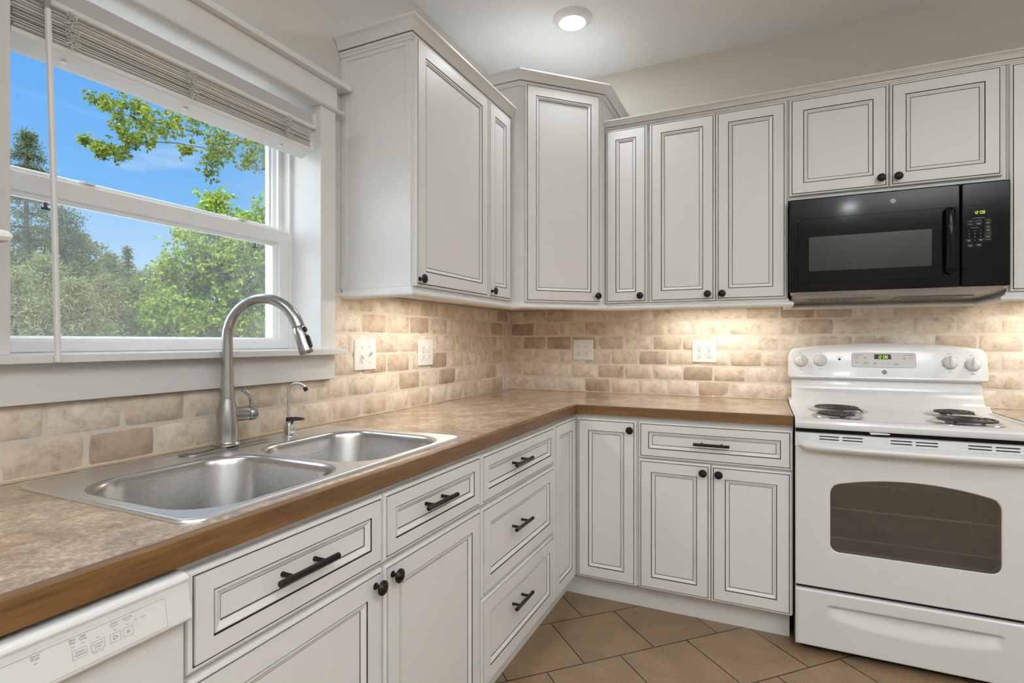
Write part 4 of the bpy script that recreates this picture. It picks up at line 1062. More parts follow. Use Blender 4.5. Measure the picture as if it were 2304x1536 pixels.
# raised inner door frame and the window
mb = MB(); a = rrect(1.5570, 1.4620, XS-.010, 1.7430, .008, 4); b = rrect(1.5590, 1.4640, XS-.012, 1.7410, .007, 4); c_ = rrect(1.5995, 1.5120, 2.0370, 1.6640, .006, 4); d_ = rrect(1.6010, 1.5135, 2.0355, 1.6625, .005, 4)
mb.loft([[(p[0], MY+.0005, p[1]) for p in a], [(p[0], MY-.0020, p[1]) for p in b], [(p[0], MY-.0020, p[1]) for p in c_], [(p[0], MY-.0012, p[1]) for p in d_]]); build('door_frame', mb, K, dr)
mb = MB(); mb.face([mb.vert((p[0], MY-.0012, p[1])) for p in d_]); build('window', mb, M['mwglass'], dr, label='smoked grey mesh window')
mb = MB(); a = rrect(XS+.0025, 1.4900, 2.2480, 1.7420, .010, 5); b = rrect(XS+.0040, 1.4915, 2.2465, 1.7405, .009, 5)
mb.loft([[(p[0], MY+.0005, p[1]) for p in a], [(p[0], MY-.0016, p[1]) for p in b]], 0, False, True, False, True); build('keypad_plate', mb, K, cp)
mb = MB(); loops = []
for k in range(25):
    t = -1+2*k/24; z = 1.6090 + .1340*t; out = .030 + .010*(1-t*t); e = max(.25, math.sqrt(max(0, 1-max(0, (abs(t)-.93)/.07)**2)))
    loops.append([(2.0900 + .0165*e*math.sin(b_), MY - out*e + .011*(1-math.cos(b_)) , z) for b_ in [2*PI*j/20 for j in range(20)]])
mb.loft(loops, 0, True, True, True, True)
mb.box((2.081, MY-.030, 1.490), (2.099, MY+.002, 1.512)); mb.box((2.081, MY-.030, 1.706), (2.099, MY+.002, 1.728)); build('handle', mb, K, dr, sharp=60)
mb = MB(); rnd = random.Random(4)
pt = MB(); po = Vector((0, MY-.0016, 0))
def mo(x, z): return Vector((x, MY-.0016, z))
seven(mb, '12:08', .0100, mo(2.1700, 1.7130), FU, FV, FN); build('clock_digits', mb, M['green'], cp, label='green digits 12:08')
def mbut(x, z, w_, n, box=True):
    if box: frame_into(pt, -w_/2-.003, -.0058, w_/2+.003, .0058, .0004, mo(x, z), FU, FV, FN, 1)
    for i in range(n): bar_into(pt, 0, -(i-(n-1)/2)*.0036, w_*(1 if i == 0 else .8), .0016, mo(x, z), FU, FV, FN)
bar_into(pt, 0, 0, .038, .0014, mo(2.1830, 1.6915), FU, FV, FN); bar_into(pt, 0, 0, .024, .0014, mo(2.1710, 1.6540), FU, FV, FN)
for x, z, w_, n in ((2.1570,1.6800,.014,1), (2.1830,1.6805,.015,1), (2.2115,1.6810,.013,1), (2.1570,1.6685,.013,1), (2.1830,1.6690,.015,2), (2.2115,1.6695,.011,2), (2.2115,1.6540,.011,2), (2.2115,1.6415,.012,2), (2.2115,1.6295,.016,1), (2.2115,1.6170,.014,2), (2.2115,1.6050,.015,1), (2.1530,1.6050,.012,2), (2.1900,1.6050,.011,2), (2.1570,1.5850,.013,2), (2.1840,1.5855,.013,2)): mbut(x, z, w_, n)
for i, ch in enumerate('1234567890'):
    x = 2.1535 + .0180*(i % 3) if i < 9 else 2.1715; z = 1.6430 - .0125*(i//3)
    text_into(pt, ch, .0075, mo(x, z), FU, FV, FN)
build('keypad_print', pt, [M['inkl'], M['ink']], cp, fix=False)
badge((1.9055, MY, 1.7880), FU, FV, FN, .0115, dr, False)

# ================================================================== dishwasher
dw = empty('dishwasher', (.33, -2.814, 0), 'white built-in dishwasher under the worktop left of the sink cabinet', 'dishwasher')
DY0, DY1 = -3.1155, -2.5150
mb = MB(); mb.box((.05, DY0+.004, .012), (.585, DY1-.004, .860)); build('tub', mb, M['gap'], dw)
mb = MB(); pr = [(.590,.118), (.632,.118), (.6345,.122), (.6345,.7905), (.632,.7935), (.590,.7935)]
mb.prism(pr, DY0+.0015, DY1-.0015, ((0,0,0),(1,0,0),(0,0,1),(0,1,0))); build('door', mb, PL, dw, .001)
mb = MB(); mb.box((.53, DY0+.004, 0), (.560, DY1-.004, .112)); build('kick_plate', mb, PL, dw)
mb = MB(); pr = [(.590,.796), (.640,.796), (.6505,.7975), (.6525,.8000), (.6525,.8030), (.6445,.8460), (.6440,.8520), (.6455,.8570), (.6435,.8620), (.6380,.8645), (.590,.8655)]
mb.prism(pr, DY0, DY1, ((0,0,0),(1,0,0),(0,0,1),(0,1,0))); cpn = build('control_panel', mb, PL, dw, .0012, 2, ang=30)
da, db = Vector((.6525,0,.8030)), Vector((.6445,0,.8460)); DV = (db-da).normalized(); DU = Vector((0,1,0)); DN = DU.cross(DV)
def dpt(y, z): return da + DU*y + DV*((z-.8030)/DV.z)
pt = MB()
a = [(-2.5515,.8042), (-2.5515,.8405), (-2.5545,.8432), (-3.06,.8432), (-3.06,.8042)]
def thick_line(pts, t, m, closed=True):
    for i in range(len(pts) if closed else len(pts)-1):
        p, q = Vector(pts[i]), Vector(pts[(i+1) % len(pts)]); d = (q-p).normalized(); n_ = Vector((-d.y, d.x))*t/2
        pt.poly([dpt(*(p-n_)) + DN*.0004, dpt(*(q-n_)) + DN*.0004, dpt(*(q+n_)) + DN*.0004, dpt(*(p+n_)) + DN*.0004], m)
thick_line(a, .0006, 1)
def dbox(y, z, w_, h): thick_line([(y-w_/2, z-h/2), (y+w_/2, z-h/2), (y+w_/2, z+h/2), (y-w_/2, z+h/2)], .0005, 1)
def dt(s, y, z, sz): text_into(pt, s, sz, dpt(y, z), DU, DV, DN)
dbox(-2.6182,.8215,.0125,.0110); dbox(-2.6025,.8215,.0125,.0110); dbox(-2.6388,.8218,.0155,.0110); dbox(-2.6593,.8218,.0155,.0110)
thick_line([(-2.6205,.8187), (-2.6155,.8215), (-2.6205,.8243)], .0006, 0)
thick_line([(-2.6045,.8195), (-2.6005,.8235)], .0006, 0, False); thick_line([(-2.6045,.8235), (-2.6005,.8195)], .0006, 0, False)
dt('START', -2.6182, .8388, .0035); dt('Resume', -2.6182, .8358, .0028); dt('CANCEL', -2.6025, .8388, .0035); dt('Drain', -2.6025, .8358, .0028); dt('Clean', -2.5830, .8320, .0032)
dt('Control', -2.6388, .8236, .0036); dt('Lock', -2.6388, .8203, .0036); dt('hold 3 sec', -2.6390, .8140, .0030); dt('Select', -2.6593, .8238, .0040); dt('Options', -2.6593, .8203, .0040)
dt('Heat', -2.6660, .8402, .0038); dt('Dry', -2.6660, .8368, .0038); dt('High', -2.6545, .8402, .0038); dt('Temp', -2.6545, .8368, .0038); dt('Quick', -2.7035, .8402, .0038); dt('Wash', -2.7035, .8368, .0038)
for y, z in ((-2.6182,.8305), (-2.6025,.8305), (-2.6388,.8308), (-2.6660,.8318), (-2.6545,.8318), (-2.5925,.8320), (-2.7035,.8318)):
    bar_into(pt, 0, 0, .0036, .0009, dpt(y, z), DU, DV, DN, 1)
build('lettering', pt, [M['ink'], M['inkl']], cpn, fix=False)
# ================================================================== wall plates, small fittings
def plate_thing(name, O, frame, w_, h_, kinds, label, cat, group):
    """O = lower left corner on the tile face"""
    U, V, N = frame; O = Vector(O); e = empty(name, O + U*w_/2 + V*h_/2, label, cat, group)
    mb = MB(); loops = []
    for n_, g in ((.0003, 0), (.0030, .0), (.0050, .0022), (.0056, .0050)):
        loops.append([O + U*p[0] + V*p[1] + N*n_ for p in rrect(g, g, w_-g, h_-g, .004, 4)])
    mb.loft(loops, 0, False, True, True, True); build('plate', mb, M['plate'], e)
    n = len(kinds); cx0 = w_/2 - .023*(n-1)
    for i, k in enumerate(kinds):
        c = O + U*(cx0 + .046*i) + V*(h_/2) + N*.0056
        if k in ('duplex', 'decora'):
            mb = MB(); sl = MB()
            if k == 'decora':
                for n_, g in ((0, 0),): 
                    mb.loft([[c + U*p[0] + V*p[1] + N*q for p in rrect(-.0165+gg, -.0335+gg, .0165-gg, .0335-gg, .002, 3)] for q, gg in ((-.001, 0), (.0012, 0), (.0018, .0008))], 0, False, True, False, True)
            for s in (-1, 1):
                cc = c + V*s*.0200
                if k == 'duplex':
                    loops = []
                    for q, rr in ((-.001, .0172), (.0013, .0172), (.0019, .0164)):
                        loops.append([cc + U*rr*math.cos(a) + V*max(-.0142, min(.0142, rr*math.sin(a))) + N*q for a in [2*PI*j/28 for j in range(28)]])
                    mb.loft(loops, 0, False, True, False, True)
                O2 = cc + N*.0019
                bar_into(sl, -.0062, .0035, .0019, .0085, O2, U, V, N); bar_into(sl, .0062, .0035, .0019, .0068, O2, U, V, N)
                sl.loft([[O2 + N*.0004 + U*r_*math.cos(a) + V*(-.0072 + r_*math.sin(a)) for a in [2*PI*j/12 for j in range(12)]] for r_ in (.0024, .0002)])
            if k == 'duplex':
                sl.loft([[c + N*.0008 + U*r_*math.cos(a) + V*r_*math.sin(a) for a in [2*PI*j/12 for j in range(12)]] for r_ in (.0030, .0002)], 1)
            rc = build('receptacle', mb, M['plate'], e); build('slots', sl, [M['slot'], M['chrome']], rc, fix=False)
        else:
            up_ = 1 if k == 'up' else -1
            mb = MB(); mb.loft([[c + U*p[0] + V*p[1] + N*q for p in rrect(-.0052, -.0120, .0052, .0120, .0008, 2)] for q in (-.001, .0006)], 0, False, True, False, True)
            a, b = c + N*.0004, c + N*.0125 + V*up_*.0130
            d = (b-a).normalized(); up2 = d.cross(U)
            mb.loft([[a + U*p*1.0 + up2*q for p, q in ((-.0040,-.0052),(.0040,-.0052),(.0040,.0052),(-.0040,.0052))], [b + U*p + up2*q for p, q in ((-.0032,-.0030),(.0032,-.0030),(.0032,.0030),(-.0032,.0030))]], 0, False, True, True, True)
            build('toggle', mb, M['plate'], e, .0006)
            for s in (-1, 1):
                sm_ = MB(); sm_.lathe([(.0030,0),(.0026,.0008),(.0001,.0010)], c + V*s*.0302, N, 12); build('screw', sm_, M['badge'], e)
    return e
FRW = (Vector((0,1,0)), ZV, Vector((1,0,0)))
plate_thing('light_switch', (.0, -1.4235, 1.0965), FRW, .1270, .1190, ['down', 'up'], 'white double toggle switch plate nearest the window', 'light switch', None)
plate_thing('outlet', (.0, -1.0030, 1.0980), FRW, .1200, .1210, ['duplex', 'duplex'], 'white four-socket outlet on the window wall, beside the switch plate', 'outlet', 'white wall outlets')
plate_thing('outlet', (.4040, .0, 1.1010), FR_R, .1210, .1180, ['decora', 'duplex'], 'white four-socket outlet with a squared left half, below the corner cabinet', 'outlet', 'white wall outlets')
plate_thing('outlet', (1.0745, .0, 1.0970), FR_R, .1220, .1190, ['duplex', 'duplex'], 'white four-socket outlet nearest the stove', 'outlet', 'white wall outlets')
# loose cable under the corner cabinet
mb = MB(); pts = []
for k in range(31):
    t = k/30; x = .395 + .32*t; pts.append((x, -.118 - .03*math.sin(PI*t), 1.394 - .028*math.sin(PI*min(1, max(0, (t-.25)/.75)))**1.0 - .004*math.sin(7*t)))
mb.tube(pts, .0024, 8); cb = build('cable', mb, M['wire'], label='loose cream cable sagging under the corner wall cabinet', cat='cable')
# slim under-cabinet light bars
def light_bar(x0, y0, x1, y1, label):
    e = empty('under_cabinet_light', ((x0+x1)/2, (y0+y1)/2, 1.385), label, 'light', 'under cabinet lights')
    mb = MB(); mb.box((x0, y0, 1.3865), (x1, y1, 1.3978)); build('housing', mb, M['plate'], e, .002)
    mb = MB(); mb.box((x0+.006, y0+.006, 1.3855), (x1-.006, y1-.006, 1.3866)); build('lens', mb, M['lens3'], e)
UC = [None, (.960, -.200, 1.440, -.170, 'slim white light bar under the two-door wall cabinet'), (2.330, -.200, 2.700, -.170, 'slim white light bar under the wall cabinet right of the microwave')]
UC[0] = (.205, -1.400, .235, -.935, 'slim white light bar under the wide wall cabinet by the window')
for q in UC: light_bar(*q)

# ceiling lamp
def ceil_lamp(x, y, label):
    e = empty('ceiling_light', (x, y, 2.72), label, 'light', 'round ceiling lights')
    mb = MB(); mb.lathe([(.0925, 0), (.0925, -.004), (.0900, -.008), (.0780, -.017), (.0660, -.0225), (.0630, -.0232), (.0620, -.0215)], (x, y, H), n=48, cap0=False, cap1=False); build('trim_ring', mb, M['plate'], e)
    mb = MB(); mb.lathe([(.0622, -.0218), (.045, -.0235), (.0001, -.0240)], (x, y, H), n=48, cap0=False); build('lens', mb, M['lens'], e, label='glowing round lens')
    return e
CL = [(.597, -.590), (2.30, -4.78), (.62, -3.75)]
ceil_lamp(.597, -.590, 'small round glowing ceiling light above the corner cabinet')
ceil_lamp(.62, -3.75, 'round ceiling light added as fill over the near end of the counter, outside the frame')  # unseen fixture added to brighten the left cabinet's end panel
ceil_lamp(2.30, -4.78, 'round ceiling light behind the viewer, seen mirrored in the microwave')
# ================================================================== outside
CAMP = Vector((1.4195, -3.0413, 1.209)); YAW = math.radians(24.932); FPX = 1214.8
Rv = Vector((math.cos(YAW), math.sin(YAW), 0)); Fv = Vector((-math.sin(YAW), math.cos(YAW), 0))
def spot(px, dist, py=768):
    d = Rv*((px-1152)/FPX) + Fv; k = dist/d.length
    return CAMP + d*k + Vector((0, 0, (768-py)/FPX*k))
GZ = -.40
mb = MB(); mb.box((-70, -40, GZ-.2), (-.22, 70, GZ)); structure('ground', mb, M['soil'], 'grassy ground outside the window')
mb = MB(); mb.box((-7.5, -9, GZ-.1), (-.22, 4.5, GZ+.02)); structure('reflector', mb, M['reflector'], 'pale concrete patio added outside the window to bounce sunlight in')  # unseen slab added to bounce sunlight up through the window
DIAMOND = [(0,0),(.45,.5),(1,0),(.45,-.5)]
_h = [(.16,.10),(.20,.34),(.38,.20),(.50,.52),(.62,.22),(.80,.34),(.82,.12)]
LOBED = [(0,0)] + _h + [(1,0)] + [(a,-b) for a, b in _h[::-1]]
def leaves(name, parent, mat, P, size, aspect, seed, flat=.0, shape=DIAMOND, twig=1):
    rs = np.random.RandomState(seed)
    if twig > 1:
        P = np.repeat(P[:max(1, len(P)//twig)], twig, axis=0)
    n = len(P); off = np.array(world_off(parent)); P = P - off + rs.normal(size=(n,3))*size*.10
    d = rs.normal(size=(n,3)); d[:,2] -= flat; d /= np.linalg.norm(d, axis=1)[:,None]
    q = rs.normal(size=(n,3)); s = np.cross(d, q); s /= np.linalg.norm(s, axis=1)[:,None]
    L = size*(.6+.8*rs.rand(n))[:,None]; W = L*aspect; nrm = np.cross(d, s); k = len(shape)
    V = np.empty((n,k,3))
    for i, (u, v) in enumerate(shape): V[:,i] = P + d*L*(u+.08) + s*W*v + nrm*L*(.10*abs(v) - .10*u*u)
    me = bpy.data.meshes.new(name); me.vertices.add(k*n); me.vertices.foreach_set('co', V.ravel()); me.loops.add(k*n); me.loops.foreach_set('vertex_index', np.arange(k*n, dtype=np.int32))
    me.polygons.add(n); me.polygons.foreach_set('loop_start', np.arange(0, k*n, k, dtype=np.int32)); me.polygons.foreach_set('loop_total', np.full(n, k, dtype=np.int32))
    me.materials.append(mat); me.update(calc_edges=True)
    o = bpy.data.objects.new(name, me); COL.objects.link(o); o.parent = parent; OFF[o.name] = world_off(parent); return o
def clumps(rs, C, n, sig):
    C = np.asarray(C); i = rs.randint(len(C), size=n); s = np.asarray(sig)
    s = s[i][:,None] if s.ndim else s
    return C[i] + rs.normal(size=(n,3))*s
def woody(parent, name, base, top, r0, limbs, seed):
    mb = MB(); b, t = Vector(base), Vector(top); rnd = random.Random(seed)
    pts = [b.lerp(t, k/7) + Vector((rnd.uniform(-.05,.05), rnd.uniform(-.05,.05), 0))*(1 if 0 < k < 7 else 0) for k in range(8)]
    mb.tube(pts, [r0*(1-.8*k/7) for k in range(8)], 8)
    for a, c in limbs:
        a, c = Vector(a), Vector(c); m_ = a.lerp(c, .5) + Vector((0,0,.12*(a-c).length*.5)); ra = r0*.32
        mb.tube([a, a.lerp(m_, .5), m_, m_.lerp(c, .5), c], [ra, ra*.8, ra*.6, ra*.4, ra*.15], 5)
    return build(name, mb, M['bark'], parent, fix=False)
def broadleaf(base, h, blobs, nl, leaf, mat, label, seed, r0=.10, group='trees outside the window'):
    """blobs: (dx,dy,z,r)"""
    base = Vector(base); e = empty('leafy_tree', base, label, 'tree', group); rs = np.random.RandomState(seed)
    cen = []; sg = []
    for dx, dy, z, r in blobs:
        k = max(5, int(26*r*r)); u = rs.normal(size=(k,3)); u /= np.linalg.norm(u, axis=1)[:,None]
        for q in u:
            cen.append(np.array(base) + np.array((dx,dy,z)) + q*r*rs.uniform(.45,1.0)*np.array((1,1,.85))); sg.append(rs.uniform(.09,.20)*(.6+.5*r))
    cen = np.array(cen); sg = np.array(sg)
    top = base + Vector((0,0,h*.9))
    limbs = [(base + Vector((0,0,h*rs.uniform(.3,.75))), tuple(c)) for c in cen[rs.permutation(len(cen))[:min(46, len(cen))]]]
    woody(e, 'trunk', base, top, r0, limbs, seed)
    leaves('foliage', e, mat, clumps(rs, cen, nl, sg), leaf, .62, seed+1, .5, DIAMOND, 5); return e
def conifer(base, h, R_, n, leaf, mat, label, seed, power=.75, lo=.05, droop=.25, whorl=.42, aspect=.22, group='trees outside the window'):
    base = Vector(base); e = empty('conifer_tree', base, label, 'tree', group); rs = np.random.RandomState(seed)
    pts = []; limbs = []
    z = h*lo
    while z < h*.985:
        t = z/h; r = R_*(1-t)**power*(.75+.5*rs.rand()); k = rs.randint(5, 9); a0 = rs.rand()*6.28
        for j in range(k):
            a = a0 + 6.283*j/k + rs.uniform(-.3,.3); rr = r*rs.uniform(.7,1.1)
            tip = np.array((math.cos(a)*rr, math.sin(a)*rr, -droop*rr + .12*rr)); st = np.array(base) + np.array((0,0,z))
            limbs.append((tuple(st), tuple(st+tip)))
            m_ = max(4, int(9*rr/.5))
            for q in np.linspace(.25, 1.04, m_):
                pts.append((st + tip*q, .055+.10*rr*(1.15-q)))
        z += whorl*(.6+.7*rs.rand())*(1 - .55*t)
    pts.append((np.array(base)+np.array((0,0,h*.97)), .05)); pts.append((np.array(base)+np.array((0,0,h)), .03))
    C = np.array([p for p, s in pts]); s = np.array([s for p, s in pts])
    rnd = random.Random(seed); rnd.shuffle(limbs)
    woody(e, 'trunk', base, base + Vector((0,0,h*.97)), .035*h*.5, limbs[:60], seed)
    leaves('needles', e, mat, clumps(rs, C, n, s), leaf, aspect, seed+3, .25); return e
def G(px, dist): p = spot(px, dist); p.z = GZ; return p
def HT(px, dist, py): return spot(px, dist, py).z - GZ

# young maple at right
b = G(492, 14.0)
broadleaf(b, HT(492, 14, 430), [(0,0,4.55,.5), (-.25,.1,4.0,.85), (.75,.3,4.1,.8), (-.75,-.3,3.3,.9), (.5,.2,3.2,1.0), (1.4,.7,3.5,.95), (-.2,-.4,2.4,1.1), (1.1,.5,2.4,1.1), (-1.0,-.5,2.2,.75), (.4,0,1.4,1.2), (1.6,.9,1.6,1.1), (-.9,-.3,1.2,.9), (1.9,1.2,4.6,.7)], 46000, .085, M['leafA'], 'bright green young maple at the right of the window view', 21, .085)
# tall leafy tree standing right of the window, one limb reaching into view
tb = G(900, 10.5); e = empty('leafy_tree', tb, 'leafy branch reaching across the blue sky from the right', 'tree', 'trees outside the window')
rs = np.random.RandomState(5)
bc = [(225,222,14), (252,226,14), (305,236,10), (238,232,9), (262,272,17), (296,290,22), (330,262,17), (345,285,19), (385,258,16), (372,300,18), (252,338,15), (215,328,9), (190,313,6), (288,345,12), (232,333,10), (300,318,12), (332,312,13), (400,285,22), (440,285,20), (424,340,15), (470,318,22), (468,368,17), (486,352,14), (500,305,24), (545,330,22), (590,322,24), (602,352,19), (556,368,9), (610,378,12), (440,262,14), (520,350,12), (575,345,18), (620,300,26), (660,320,30), (700,300,34), (640,360,22)]
C = []; s = []
for px, py, r in bc:
    dd = 9.0 + rs.uniform(-.5,.5)
    for k in range(3):
        C.append(np.array(spot(px + rs.normal()*r*.55, dd + rs.normal()*.15, py + rs.normal()*r*.5))); s.append(r*.50*dd/FPX)
limb = [tuple(spot(p, 9.2, q)) for p, q in ((900,420), (760,350), (640,322), (540,318), (450,300), (380,280), (320,272), (262,250), (222,228))]
l2 = [tuple(spot(p, 9.1, q)) for p, q in ((540,318), (470,335), (400,322), (330,318), (285,342), (235,338), (192,314))]
l3 = [tuple(spot(p, 9.0, q)) for p, q in ((540,318), (500,345), (478,372))]
mb = MB(); mb.tube([tb, tb + Vector((.05,.02,2)), tb + Vector((0,0,3.6)), tb + Vector((.1,0,5.2)), tb + Vector((.1,.1,7.0))], [.17,.14,.11,.08,.03], 10)
mb.tube([(tb.x, tb.y, spot(900,9.2,420).z)] + limb, [.05,.045,.038,.030,.022,.016,.012,.009,.006,.004], 6); mb.tube(l2, [.012,.010,.008,.007,.006,.004,.003], 5); mb.tube(l3, [.010,.007,.003], 5)
build('trunk', mb, M['bark'], e, fix=False)
leaves('foliage', e, M['leafB'], clumps(rs, np.array(C), 8400, np.array(s)), .046, .72, 6, .6, LOBED, 6)
up_ = [np.array(tb) + np.array((rs.normal()*.9, rs.normal()*.9, 5.6 + rs.normal()*.9)) for k in range(40)]
leaves('crown', e, M['leafB'], clumps(rs, np.array(up_), 4000, .35), .12, .6, 9, .3)
# conifers on the left
conifer(G(62, 16.0), HT(62, 16, 296), 1.35, 16000, .085, M['leafD'], 'tall dark spruce at the far left of the window view', 31, .62, .25, .30, .55)
conifer(G(140, 17.0), HT(140, 17, 442), 1.35, 16000, .09, M['leafD'], 'dark spruce with drooping boughs left of the open sky', 32, .55, .15, .45, .50)
conifer(G(183, 19.0), HT(183, 19, 528), 1.75, 14000, .11, M['leafC'], 'rounded pine just left of the open sky', 33, .55, .05, .05, .34, .25)
conifer(G(246, 21.0), HT(246, 21, 565), 1.5, 11000, .11, M['leafC'], 'rounded pine below the open sky', 34, .6, .05, .05, .36, .25)
conifer(G(287, 27.0), HT(287, 27, 556), 1.25, 8000, .13, M['leafD'], 'small pointed spruce standing against the sky', 35, .85, .05, .15, .42)
conifer(G(338, 23.0), HT(338, 23, 596), 1.7, 10000, .12, M['leafC'], 'distant pine between the pointed spruce and the maple', 36, .6, .05, .05, .38, .25)
conifer(G(95, 13.5), HT(95, 13.5, 575), 1.35, 15000, .085, M['leafE'], 'pale young pine in front of the dark spruces', 37, .55, .03, -.05, .28, .2)
conifer(G(35, 12.5), HT(35, 12.5, 600), 1.1, 12000, .085, M['leafE'], 'pale young pine at the lower left corner of the glass', 38, .55, .03, -.05, .28, .2)
conifer(G(168, 13.0), HT(168, 13, 630), 1.15, 12000, .085, M['leafE'], 'low pale young pine right of the blind wand', 39, .55, .03, -.05, .28, .2)
conifer(G(232, 15.0), HT(232, 15, 612), 1.4, 13000, .09, M['leafE'], 'pale pine below the rounded pines', 40, .55, .03, -.02, .30, .2)
conifer(G(300, 16.0), HT(300, 16, 640), 1.5, 12000, .10, M['leafC'], 'grey green pine left of the maple', 41, .5, .03, .0, .30, .24)
conifer(G(365, 18.0), HT(365, 18, 640), 1.5, 11000, .10, M['leafC'], 'grey green pine half behind the maple', 42, .5, .03, .0, .32, .24)
broadleaf(G(402, 10.5), HT(402, 10.5, 690), [(0,0,.8,.6), (.5,.2,.7,.5), (-.4,-.1,.55,.45), (.2,.1,1.15,.35)], 10000, .070, M['leafA'], 'low bright green bush left of the faucet', 43, .03)
broadleaf(G(570, 11.5), HT(570, 11.5, 640), [(0,0,1.0,.7), (.6,.4,.9,.6), (-.5,-.2,.8,.5), (.1,.1,1.5,.5)], 10000, .075, M['leafB'], 'dark green bush framed by the faucet', 44, .03)
for k, (px, py, dd) in enumerate(((60,520,30), (215,600,38), (150,575,34), (310,612,44), (390,600,32), (450,590,40), (520,570,34), (590,560,42), (650,540,36))):
    conifer(G(px, dd), HT(px, dd, py), 1.9, 5200, .26, M['leafD'], 'distant dark forest tree, %s in the far row' % ('leftmost','third from left','second from left','fourth from left','fifth from left','fifth from right','third from right hidden by the maple','second from right behind the maple','rightmost')[k], 60+k, .55, .03, .1, .5, .26, 'distant forest trees')
# ================================================================== light, sky, camera
def area(name, loc, size, power, color=(1,1,1), rot=(0,0,0), shape='DISK', sy=None, spread=PI):
    l = bpy.data.lights.new(name, 'AREA'); l.shape = shape; l.size = size; l.energy = power; l.color = color; l.spread = spread
    if sy: l.size_y = sy
    o = bpy.data.objects.new(name, l); COL.objects.link(o); o.location = loc; o.rotation_euler = rot; return o
WARM = (1.0, .93, .82); NEUT = (.905, .96, 1.0)
for i, (x, y) in enumerate(CL): area('ceiling_lamp', (x, y, H-.026), .12, (5, 10, 14)[i], NEUT)  # the last lamp belongs to the added fill fixture
# invented flush ceiling panels, added out of view for soft fill light
for (px, py) in ((2.35, -3.1), (3.3, -1.9)):
    e = empty('fill_panel', (px, py, H-.05), 'flat rectangular fill panel added to the ceiling ' + ('behind the viewer' if px < 3 else 'right of the viewer'), 'light', 'added fill panels')
    mb = MB(); mb.loft([[(px+p[0], py+p[1], H+z) for p in rrect(-.62+g, -.32+g, .62-g, .32-g, .02, 4)] for z, g in ((0, 0), (-.045, 0), (-.05, .006), (-.05, .025), (-.040, .027))]); build('frame', mb, M['plate'], e)
    mb = MB(); mb.poly([(px-.594, py-.294, H-.041), (px+.594, py-.294, H-.041), (px+.594, py+.294, H-.041), (px-.594, py+.294, H-.041)]); build('diffuser', mb, M['lens2'], e)
    area('fill_panel_lamp', (px, py, H-.052), 1.18, (12 if px < 3 else 8), NEUT, (0,0,0), 'RECTANGLE', .58)
for i, (x0, y0, x1, y1, l_) in enumerate(UC): area('bar_lamp', ((x0+x1)/2, (y0+y1)/2, 1.3850), x1-x0-.01, (2.3, 2.2, 1.8)[i], WARM, (0,0,0), 'RECTANGLE', y1-y0-.01)
# invented uplighter, added out of view as ambient fill bounced off the ceiling
lx, ly = 2.9, -4.4
e = empty('fill_uplighter', (lx, ly, 0), 'white uplighter added as fill behind the viewer, out of view', 'lamp')
mb = MB(); mb.lathe([(.15,0),(.15,.015),(.02,.03)], (lx, ly, 0), n=32); build('base', mb, M['plate'], e)
mb = MB(); mb.lathe([(.013,.02),(.013,1.72)], (lx, ly, 0), n=16); build('pole', mb, M['plate'], e)
mb = MB(); mb.lathe([(.02,1.70),(.10,1.73),(.19,1.80),(.21,1.84),(.205,1.84),(.18,1.80),(.02,1.735)], (lx, ly, 0), n=32); build('lamp_shade', mb, M['plate'], e)
up = area('fill_uplighter_bulb', (lx, ly, 1.80), .30, 140, NEUT, (PI, 0, 0))
p = area('window_portal', (-.21, (WY0+WY1)/2, 1.61), .86, 1, (1,1,1), (0, math.radians(90), 0), 'RECTANGLE', .86); p.rotation_euler = (0, math.radians(-90), 0); p.data.cycles.is_portal = True
sun = bpy.data.lights.new('sun', 'SUN'); sun.energy = 7.5; sun.angle = .01; sun.color = (1, .95, .86); so = bpy.data.objects.new('sun', sun); COL.objects.link(so)
so.rotation_euler = Vector((-.62, .22, -.75)).to_track_quat('-Z', 'Y').to_euler()
wd_ = bpy.data.worlds.new('sky'); SC.world = wd_; wd_.use_nodes = True; nt = wd_.node_tree; bg = nt.nodes['Background']
tc = nt.nodes.new('ShaderNodeTexCoord'); sp = nt.nodes.new('ShaderNodeSeparateXYZ'); nt.links.new(tc.outputs['Generated'], sp.inputs[0])
r = ramp(nt, sp.outputs['Z'], [(0.0, (.10,.13,.06)), (.004, (.66,.82,.96)), (.10, (.47,.71,.96)), (.22, (.215,.515,.945)), (.40, (.125,.40,.90)), (.8, (.10,.32,.80))])
no = nt.nodes.new('ShaderNodeTexNoise'); no.inputs['Scale'].default_value = 3.2; no.inputs['Detail'].default_value = 7; no.inputs['Roughness'].default_value = .6
mp = nt.nodes.new('ShaderNodeMapping'); mp.inputs['Scale'].default_value = (1, 1, 3.5); nt.links.new(tc.outputs['Generated'], mp.inputs['Vector']); nt.links.new(mp.outputs['Vector'], no.inputs['Vector'])
rc = ramp(nt, no.outputs['Fac'], [(.62, (0,0,0)), (.80, (.55,.55,.55))])
mx = nt.nodes.new('ShaderNodeMix'); mx.data_type = 'RGBA'; mx.inputs[7].default_value = (.85,.90,.97,1)
nt.links.new(rc.outputs['Color'], mx.inputs[0]); nt.links.new(r.outputs['Color'], mx.inputs[6]); nt.links.new(mx.outputs[2], bg.inputs['Color']); 
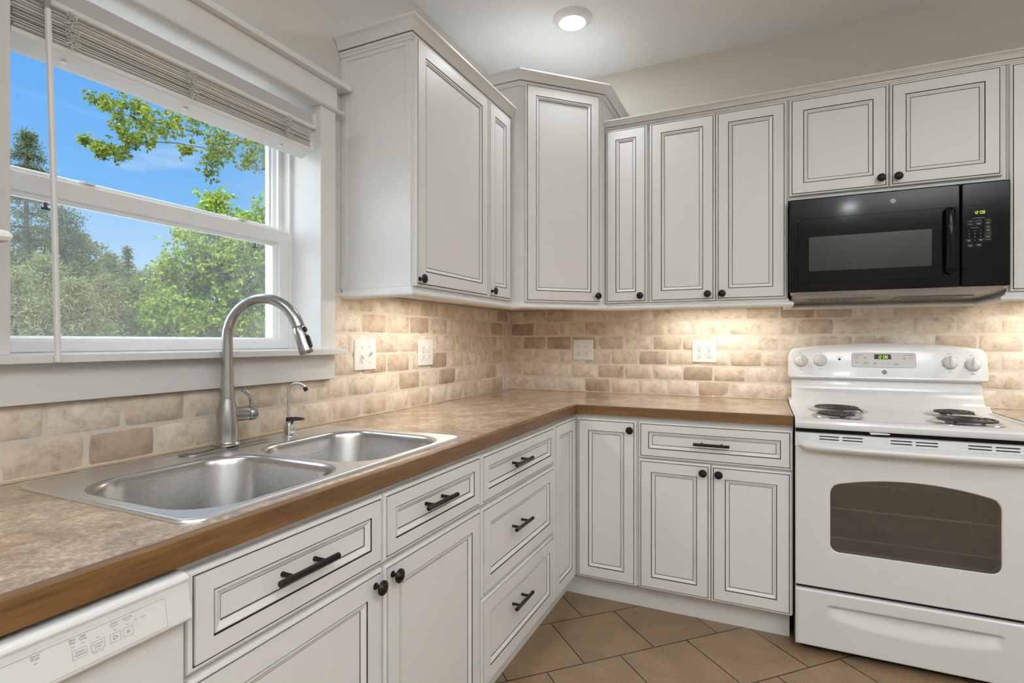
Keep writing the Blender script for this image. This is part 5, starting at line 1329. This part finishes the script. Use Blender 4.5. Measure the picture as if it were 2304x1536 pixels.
m1 = nt.nodes.new('ShaderNodeMapRange'); m1.interpolation_type = 'SMOOTHSTEP'; m1.inputs['From Min'].default_value = .46; m1.inputs['From Max'].default_value = .85; m1.inputs['To Min'].default_value = 1.08; m1.inputs['To Max'].default_value = 9.0
nt.links.new(sp.outputs['Z'], m1.inputs['Value'])
m2 = nt.nodes.new('ShaderNodeMapRange'); m2.interpolation_type = 'SMOOTHSTEP'; m2.inputs['From Min'].default_value = .25; m2.inputs['From Max'].default_value = -.5; m2.inputs['To Min'].default_value = 0; m2.inputs['To Max'].default_value = 5.0
nt.links.new(sp.outputs['Y'], m2.inputs['Value'])
ad = nt.nodes.new('ShaderNodeMath'); nt.links.new(m1.outputs[0], ad.inputs[0]); nt.links.new(m2.outputs[0], ad.inputs[1]); nt.links.new(ad.outputs[0], bg.inputs['Strength'])
m3 = nt.nodes.new('ShaderNodeMapRange'); m3.inputs['From Min'].default_value = 1.2; m3.inputs['From Max'].default_value = 3.5; m3.inputs['To Max'].default_value = .9; nt.links.new(ad.outputs[0], m3.inputs['Value'])
mw_ = nt.nodes.new('ShaderNodeMix'); mw_.data_type = 'RGBA'; mw_.inputs[7].default_value = (.80,.86,.92,1); nt.links.new(m3.outputs[0], mw_.inputs[0]); nt.links.new(mx.outputs[2], mw_.inputs[6]); nt.links.new(mw_.outputs[2], bg.inputs['Color'])

cam = bpy.data.cameras.new('camera'); co = bpy.data.objects.new('camera', cam); COL.objects.link(co)
co.location = CAMP; co.rotation_euler = (math.radians(90), 0, YAW); cam.sensor_width = 36; cam.lens = 36*FPX/2304; cam.clip_start = .03; cam.clip_end = 300
SC.camera = co
SC.view_settings.view_transform = 'Standard'; SC.view_settings.look = 'None'; SC.view_settings.exposure = 0; SC.view_settings.gamma = 1; SC.view_settings.use_curve_mapping = False
cy = SC.cycles; cy.use_denoising = True; cy.max_bounces = 10; cy.diffuse_bounces = 5; cy.glossy_bounces = 4; cy.transparent_max_bounces = 24; cy.caustics_reflective = False; cy.caustics_refractive = False; cy.sample_clamp_indirect = 6
try: cy.denoiser = 'OPENIMAGEDENOISE'; cy.denoising_input_passes = 'RGB_ALBEDO_NORMAL'
except Exception: pass
bpy.context.view_layer.update()
